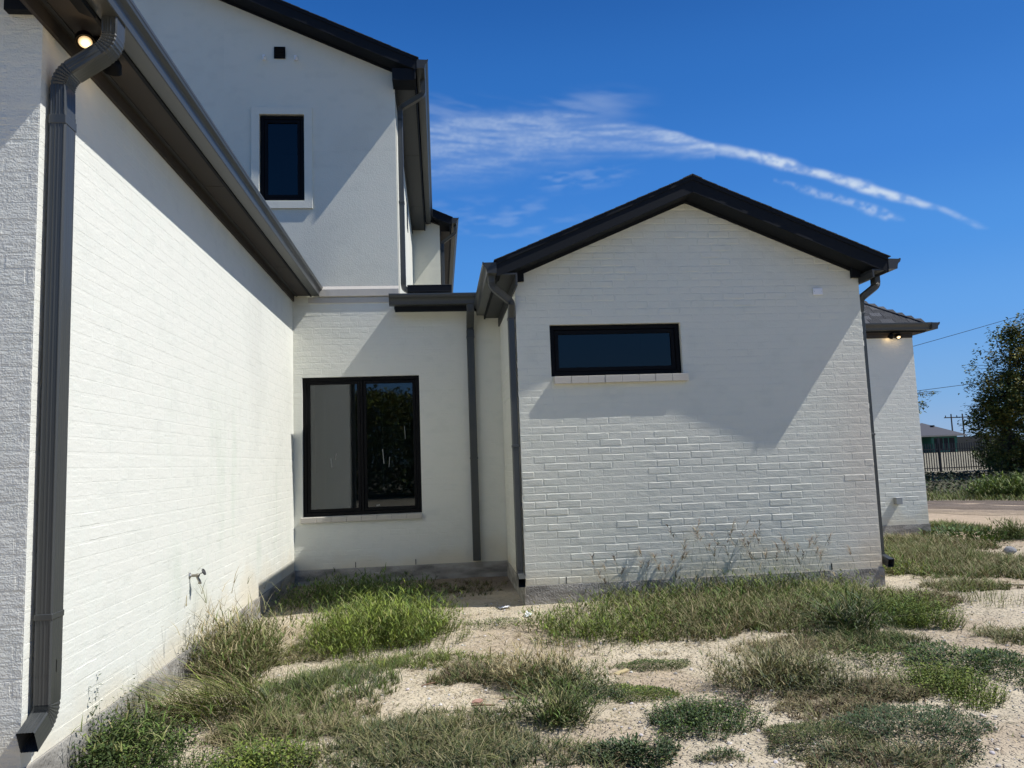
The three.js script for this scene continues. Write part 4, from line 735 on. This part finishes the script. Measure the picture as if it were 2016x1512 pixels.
// verge and bank beyond the track
stuff('verge_grass', 'green and olive grass on the verge below the fence', 'grass', F => { for (let i = 0; i < 9000; i++) { const s = rr(-6, 12), w = rr(-0.1, 2.4), x = 14 + 0.76 * s + 0.65 * w, z = -20.54 + 0.65 * s - 0.76 * w; F.blade(x, height(x, z) - 0.02, z, rnd() * 6.28, rr(0.10, 0.28), rr(0.3, 1.0), 0.022, vary(pick(COL.olive, COL.green)), vary(pick(COL.olive, COL.bright, COL.dry))); } });
stuff('undergrowth', 'dark ivy and weeds covering the bank under the trees', 'undergrowth', F => { for (let i = 0; i < 12000; i++) { const s = rr(-8, 12), w = rr(1.8, 8.2), x = 14 + 0.76 * s + 0.65 * w, z = -20.54 + 0.65 * s - 0.76 * w; F.leaf(x, height(x, z) + rr(0.0, 0.16), z, rnd() * 6.28, rr(-0.2, 0.9), rr(0.07, 0.16), rr(0.05, 0.1), vary(pick(COL.dark, [0.03, 0.045, 0.018], [0.06, 0.05, 0.03]))); } });

// ---------------------------------------------------------------- stones and scraps
{
  const st = [0, 1, 2].map(k => { const g = new THREE.IcosahedronGeometry(1, 1), p = g.attributes.position; for (let i = 0; i < p.count; i++) { const f = 0.75 + 0.5 * fbm(p.getX(i) * 1.5 + k * 9, p.getY(i) * 1.5 + p.getZ(i), 2); p.setXYZ(i, p.getX(i) * f, p.getY(i) * f * 0.62, p.getZ(i) * f); } g.computeVertexNormals(); return g; });
  st.forEach((g, k) => {
    const N = 1500, im = new THREE.InstancedMesh(g, mat(0xffffff, 0.95), N), m = new THREE.Matrix4(), q = new THREE.Quaternion(), e = new THREE.Euler(), c = new THREE.Color(); let n = 0;
    while (n < N) { const x = rr(-1.9, 5.4), z = -3.3 - Math.pow(rnd(), 1.2) * 6; if (blocked(x, z) || fbm(x * 1.6 + 3, z * 1.6, 3) < 0.40) continue; const s = 0.0038 + 0.011 * Math.pow(rnd(), 5); e.set(gauss() * 0.3, rnd() * 6.28, gauss() * 0.3); m.compose(V(x, height(x, z) + s * 0.25, z), q.setFromEuler(e), V(s, s, s)); im.setMatrixAt(n, m); const t = rr(0.34, 0.72); im.setColorAt(n, c.setRGB(t, t * rr(0.88, 0.97), t * rr(0.74, 0.9))); n++; }
    im.name = numbered('gravel'); im.castShadow = im.receiveShadow = true; scene.add(im); tag(im, 'pale pebbles strewn over the sand', 'gravel', null, 'stuff');
  });
  const lay = (name, label, cat, geo, m, x, z, turn, up = 0.006, tilt = 0.1) => { const o = part(name, geo, m, scene); o.position.set(x, height(x, z) + up, z); o.rotation.set(tilt, turn, tilt * 0.7); return tag(o, label, cat); };
  const crumple = (w, d, seed) => { const g = new THREE.PlaneGeometry(w, d, 8, 8).rotateX(-Math.PI / 2), p = g.attributes.position; for (let i = 0; i < p.count; i++) p.setY(i, 0.5 * w * (fbm(p.getX(i) / w * 3 + seed, p.getZ(i) / d * 3, 2) - 0.35)); g.computeVertexNormals(); return g; };
  lay('paper_scrap', 'crumpled white scrap by the corner of the alcove', 'litter', crumple(0.10, 0.08, 3), mat(lin(0.72, 0.72, 0.70), 0.8), 0.64, -8.1, 0.4, 0.015);
  lay('paper_scrap', 'white scrap on the sand before the gable wall corner', 'litter', crumple(0.12, 0.06, 9), mat(lin(0.74, 0.74, 0.72), 0.8), 0.84, -7.64, 1.2, 0.012);
  lay('wood_offcut', 'small yellowish wood offcut on the sand', 'offcut', new RoundedBoxGeometry(0.12, 0.014, 0.035, 1, 0.003), mat(lin(0.52, 0.42, 0.22), 0.8), 1.29, -5.6, 0.5, 0.012);
  lay('brick_chip', 'flat reddish brick chip on the sand', 'brick chip', new THREE.DodecahedronGeometry(0.04, 0).scale(1, 0.28, 0.7), mat(lin(0.42, 0.24, 0.18), 0.9), 0.2, -5.0, 0.3, 0.01);
  for (const [x, z, t, l, label] of [[0.23, -4.86, -0.25, 0.15, 'thin brown twig below the reddish brick chip'], [0.40, -4.97, 0.05, 0.12, 'thin brown twig right of the reddish brick chip'], [-0.12, -5.45, 0.5, 0.11, 'short orange-brown twig on the open sand left of the chip'], [6.05, -7.75, -0.5, 0.55, 'long pale stick lying on sand at the right edge']]) lay('twig', label, 'twig', new THREE.TubeGeometry(new THREE.CatmullRomCurve3([V(-l / 2, 0, 0), V(-l * 0.1, 0.006, 0.006), V(l * 0.2, 0.002, -0.004), V(l / 2, 0.004, 0.003)]), 10, l > 0.3 ? 0.011 : 0.005, 6), mat(l > 0.3 ? lin(0.5, 0.42, 0.3) : lin(0.20, 0.12, 0.07), 0.9), x, z, t, 0.010, 0.02);
  lay('stone', 'grey stone lying in the grass at the right edge', 'stone', st[0].clone().scale(0.09, 0.09, 0.08), mat(lin(0.22, 0.22, 0.22), 0.9), 7.9, -9.95, 0.6, 0.06);
}

// ---------------------------------------------------------------- beyond the track: fence, trees, neighbour house, lines
rnd = rngOf(97);
{
  const A = V(19.5, 0, -31), B = V(29.5, 0, -31.4), dir = B.clone().sub(A), len = dir.length(), turn = Math.atan2(-dir.z, dir.x); dir.normalize();
  const g = thing('iron_fence', 'black iron picket fence beyond the dirt track', 'fence', [A.x, 0, A.z]); g.rotation.y = turn;
  const H = 1.2, iron = mat(lin(0.012, 0.012, 0.013), 0.55), pk = new THREE.BoxGeometry(0.03, H, 0.03).translate(0, H / 2, 0), gy = s => height(A.x + dir.x * s, A.z + dir.z * s);
  for (let s = 0.06; s < len; s += 0.118) { if (Math.abs((s % 2.36) - 0.06) < 0.02) continue; const p = part('picket', pk, iron, g); p.position.set(s, gy(s) + 0.06, 0); }
  for (let s = 0; s < len - 0.1; s += 2.36) { const p = part('post', box(-0.035, 0.035, -0.2, H + 0.32, -0.035, 0.035), iron, g); p.position.set(s, gy(s), 0); for (const h of [0.18, H - 0.2]) { const r = part('rail', box(0.036, 2.324, -0.018, 0.018, -0.02, 0.02), iron, g); r.position.set(s, gy(s + 1.18) + h, 0); } }
}
function tree(name, label, p, o) {
  const g = thing(name, label, 'tree', p), F = new Leaves(), T = [];
  const bark = mat(lin(0.075, 0.062, 0.05), 0.95, { bumpMap: concBump, bumpScale: 0.02 });
  const limb = (a, b, r0, r1) => { const mid = a.clone().lerp(b, 0.5).add(V(gauss() * 0.06, 0.06, gauss() * 0.06)), c = new THREE.CatmullRomCurve3([a, mid, b]), t = new THREE.TubeGeometry(c, 6, 1, 7), ps = t.attributes.position; for (let i = 0; i < ps.count; i++) { const k = Math.floor(i / 8) / 6, q = c.getPointAt(clamp(k)), r = mix(r0, r1, k); ps.setXYZ(i, q.x + (ps.getX(i) - q.x) * r, q.y + (ps.getY(i) - q.y) * r, q.z + (ps.getZ(i) - q.z) * r); } t.computeVertexNormals(); T.push(t); return b; };
  const top = V(o.lean || 0, o.h * 0.45, 0); limb(V(0, -0.2, 0), top, o.r, o.r * 0.6);
  for (const [x, y, z, R, n, ry] of o.blobs) {
    const c = V(x, y, z); limb(top.clone().lerp(V(0, 0.4, 0), rr(0, 0.4)), c, o.r * 0.45, o.r * 0.12);
    for (let k = 0; k < n / 15; k++) {                            // clumps of leaves on twigs through the blob
      const d = V(gauss(), gauss(), gauss()).normalize().multiplyScalar(R * Math.pow(rnd(), 0.4) * rr(0.75, 1.2)); d.y *= ry ?? 0.85; const q = c.clone().add(d); if (rnd() < 0.5) limb(c.clone().addScaledVector(d, 0.2), q, 0.014, 0.004);
      const tone = pick(...o.c); for (let i = 0; i < 26; i++) F.leaf(q.x + gauss() * 0.13, q.y + gauss() * 0.11, q.z + gauss() * 0.13, rnd() * 6.28, rr(-0.9, 0.7), rr(0.09, 0.17), rr(0.055, 0.10), vary(tone, 0.35));
    }
  }
  for (const [x, y, z, X, Y, Z, n] of o.twigs || []) { const a = V(x, y, z), b = V(X, Y, Z); limb(a, b, 0.018, 0.005); for (let i = 0; i < n; i++) { const q = a.clone().lerp(b, rr(0.35, 1)); F.leaf(q.x + gauss() * 0.06, q.y + gauss() * 0.05, q.z + gauss() * 0.06, rnd() * 6.28, rr(-0.8, 0.5), rr(0.07, 0.12), rr(0.04, 0.06), vary(pick(...o.c), 0.3)); } }
  part('trunk', T, bark, g); part('crown', F.geo(), leafMat, g); return g;
}
const OAK = [[0.115, 0.145, 0.035], [0.07, 0.098, 0.027], [0.20, 0.205, 0.05], [0.26, 0.23, 0.055]];
tree('tree', 'leafy tree in front of the iron fence at the right edge', [19.75, 0.2, -24.7], { h: 5.6, r: 0.19, c: OAK, lean: 0.3,
  blobs: [[0.9, 3.9, 0, 1.5, 2600], [0.1, 2.9, 0.3, 1.15, 1900], [1.4, 4.9, 0.2, 1.0, 1300, 1.1], [-0.3, 2.1, 0, 0.8, 1000], [1.5, 2.4, 0.2, 1.3, 1900], [0.4, 1.2, 0.1, 1.0, 1500, 1], [0.5, 0.6, 0.3, 0.9, 900, 0.8], [2.4, 3.9, 0, 1.3, 1600], [-0.35, 2.75, 0.2, 0.45, 300], [0.75, 5.25, 0, 0.5, 260]],
  twigs: [[0, 2.8, 0, -1.2, 3.35, 0, 14], [0, 3.2, 0, -0.75, 4.0, 0.1, 22], [0.2, 3.4, 0, -0.35, 4.35, 0.2, 20], [0, 2.5, 0, -1.35, 2.75, 0, 18], [0.5, 4.4, 0, 0.15, 5.2, 0, 24], [0.8, 4.9, 0, 0.8, 5.75, 0, 26]] });
tree('tree', 'tree mostly hidden by the far wall, one leafy branch showing', [17.3, 0.3, -28], { h: 4.6, r: 0.16, c: OAK, blobs: [[0, 3.3, 0, 1.1, 1200], [0.9, 3.0, 0, 0.8, 700]], twigs: [[1.0, 3.2, 0, 2.5, 3.35, 0, 60], [1.4, 3.1, 0, 2.1, 2.85, 0, 40], [1.2, 3.3, 0, 2.7, 3.4, 0, 30]] });
tree('shrub', 'dark shrub behind the iron fence at the right edge', [24.6, 0.2, -30.5], { h: 2.4, r: 0.06, c: OAK.slice(0, 2), blobs: [[0, 1.1, 0, 1.1, 1300], [1.4, 1.2, 0, 1.2, 1300], [-0.9, 0.7, 0, 0.7, 600]] });
{
  const g = thing('unfinished_house', 'unfinished house with green sheathing and a grey hip roof behind the fence', 'house', [65.8, 0.60, -95]);
  const green = mat(lin(0.035, 0.13, 0.085), 0.8), dark = M.black, pale = mat(lin(0.25, 0.23, 0.2), 0.8), e = 2.45;
  part('wall', box(0, 3.7, 0, e, -7, 0), green, g); part('wall', box(-9, -0.002, 0, e, -9, -1.8), green, g); part('wall', box(3.702, 12, 0, e * 0.9, -9, -2.4), mat(lin(0.05, 0.05, 0.045), 0.9), g);
  for (const [a, b, c, f] of [[0.35, 0.85, 0.1, 2.05], [1.0, 1.6, 0.4, 2.05], [1.75, 2.35, 0.4, 2.05], [2.5, 3.3, 0.1, 2.05]]) part('window_opening', box(a, b, c, f, -0.05, 0.012), dark, g);
  part('garage_opening', box(-3.6, -0.6, 0.02, 2.25, -1.9, -1.788), dark, g);
  const hip = (X0, X1, Z0, Z1, y, k) => { const w = (Z0 - Z1) / 2, r = w * k, P = [[X0, y, Z0], [X1, y, Z0], [X1, y, Z1], [X0, y, Z1], [X0 + w, y + r, (Z0 + Z1) / 2], [X1 - w, y + r, (Z0 + Z1) / 2]], f = [0, 1, 5, 0, 5, 4, 1, 2, 5, 2, 3, 4, 2, 4, 5, 3, 0, 4], bg = new THREE.BufferGeometry(); bg.setAttribute('position', new THREE.Float32BufferAttribute(f.flatMap(i => P[i]), 3)); bg.setAttribute('uv', new THREE.Float32BufferAttribute(f.flatMap(i => [P[i][0], P[i][2]]), 2)); bg.computeVertexNormals(); return part('roof', bg, mat(lin(0.075, 0.075, 0.085), 0.95), g); };
  hip(-2.75, 4.75, 0.5, -6.9, e, 0.49); hip(-11, 1.6, -1.3, -9.3, e + 0.02, 0.44);
  part('fascia_board', box(-2.75, 4.75, e - 0.18, e - 0.01, 0.44, 0.5), pale, g); part('fascia_board', box(-11, -2.76, e - 0.18, e - 0.01, -1.36, -1.3), pale, g);
  part('roof_vent', box(1.5, 1.9, e + 1.25, e + 1.42, -2.2, -1.8), dark, g);
}
for (const [x, label] of [[76.2, 'left of the two distant utility poles over the far roof'], [78.0, 'right of the two distant utility poles over the far roof']]) {
  const g = thing('utility_pole', label, 'utility pole', [x, 0, -105], 'distant utility poles'), wood = mat(lin(0.09, 0.075, 0.06), 0.9);
  part('pole', new THREE.CylinderGeometry(0.09, 0.13, 6.3, 8).translate(0, 3.15, 0), wood, g); part('crossarm', box(-1.1, 1.1, 5.7, 5.85, -0.07, 0.07), wood, g);
  for (const i of [-0.9, 0.9]) part('insulator', new THREE.CylinderGeometry(0.05, 0.07, 0.25, 6).translate(i, 5.98, 0), M.frame, g);
}
for (const [a, b, label] of [[V(22, 5.91, -60), V(66, 16.62, -60), 'upper utility wire crossing the sky at the right'], [V(22, 4.81, -60), V(66, 9.06, -60), 'lower utility wire crossing the sky at the right']]) {
  const c = new THREE.CatmullRomCurve3([0, 0.25, 0.5, 0.75, 1].map(t => a.clone().lerp(b, t).add(V(0, -1.2 * t * (1 - t), 0)))); tag(part('utility_wire', new THREE.TubeGeometry(c, 40, 0.022, 5), M.frame, scene), label, 'wire');
}

rnd = rngOf(311);
stuff('added_tree_line', 'added unseen line of trees behind the viewer, put there to darken the window panes', 'trees', F => { for (let i = 0; i < 110000; i++) { const x = rr(-26, 16), z = 19 + gauss() * 1.6, top = 4.7 + 1.0 * fbm(x * 0.3, 3, 3), y = top * Math.pow(rnd(), 0.8); F.leaf(x, y, z, rnd() * 6.28, rr(-0.8, 0.8), rr(0.16, 0.34), rr(0.12, 0.24), vary(pick(OAK[2], OAK[3], COL.bright), 0.3)); } });  // unseen trees added behind the camera to darken the pane reflections

renderer.render(scene, camera);
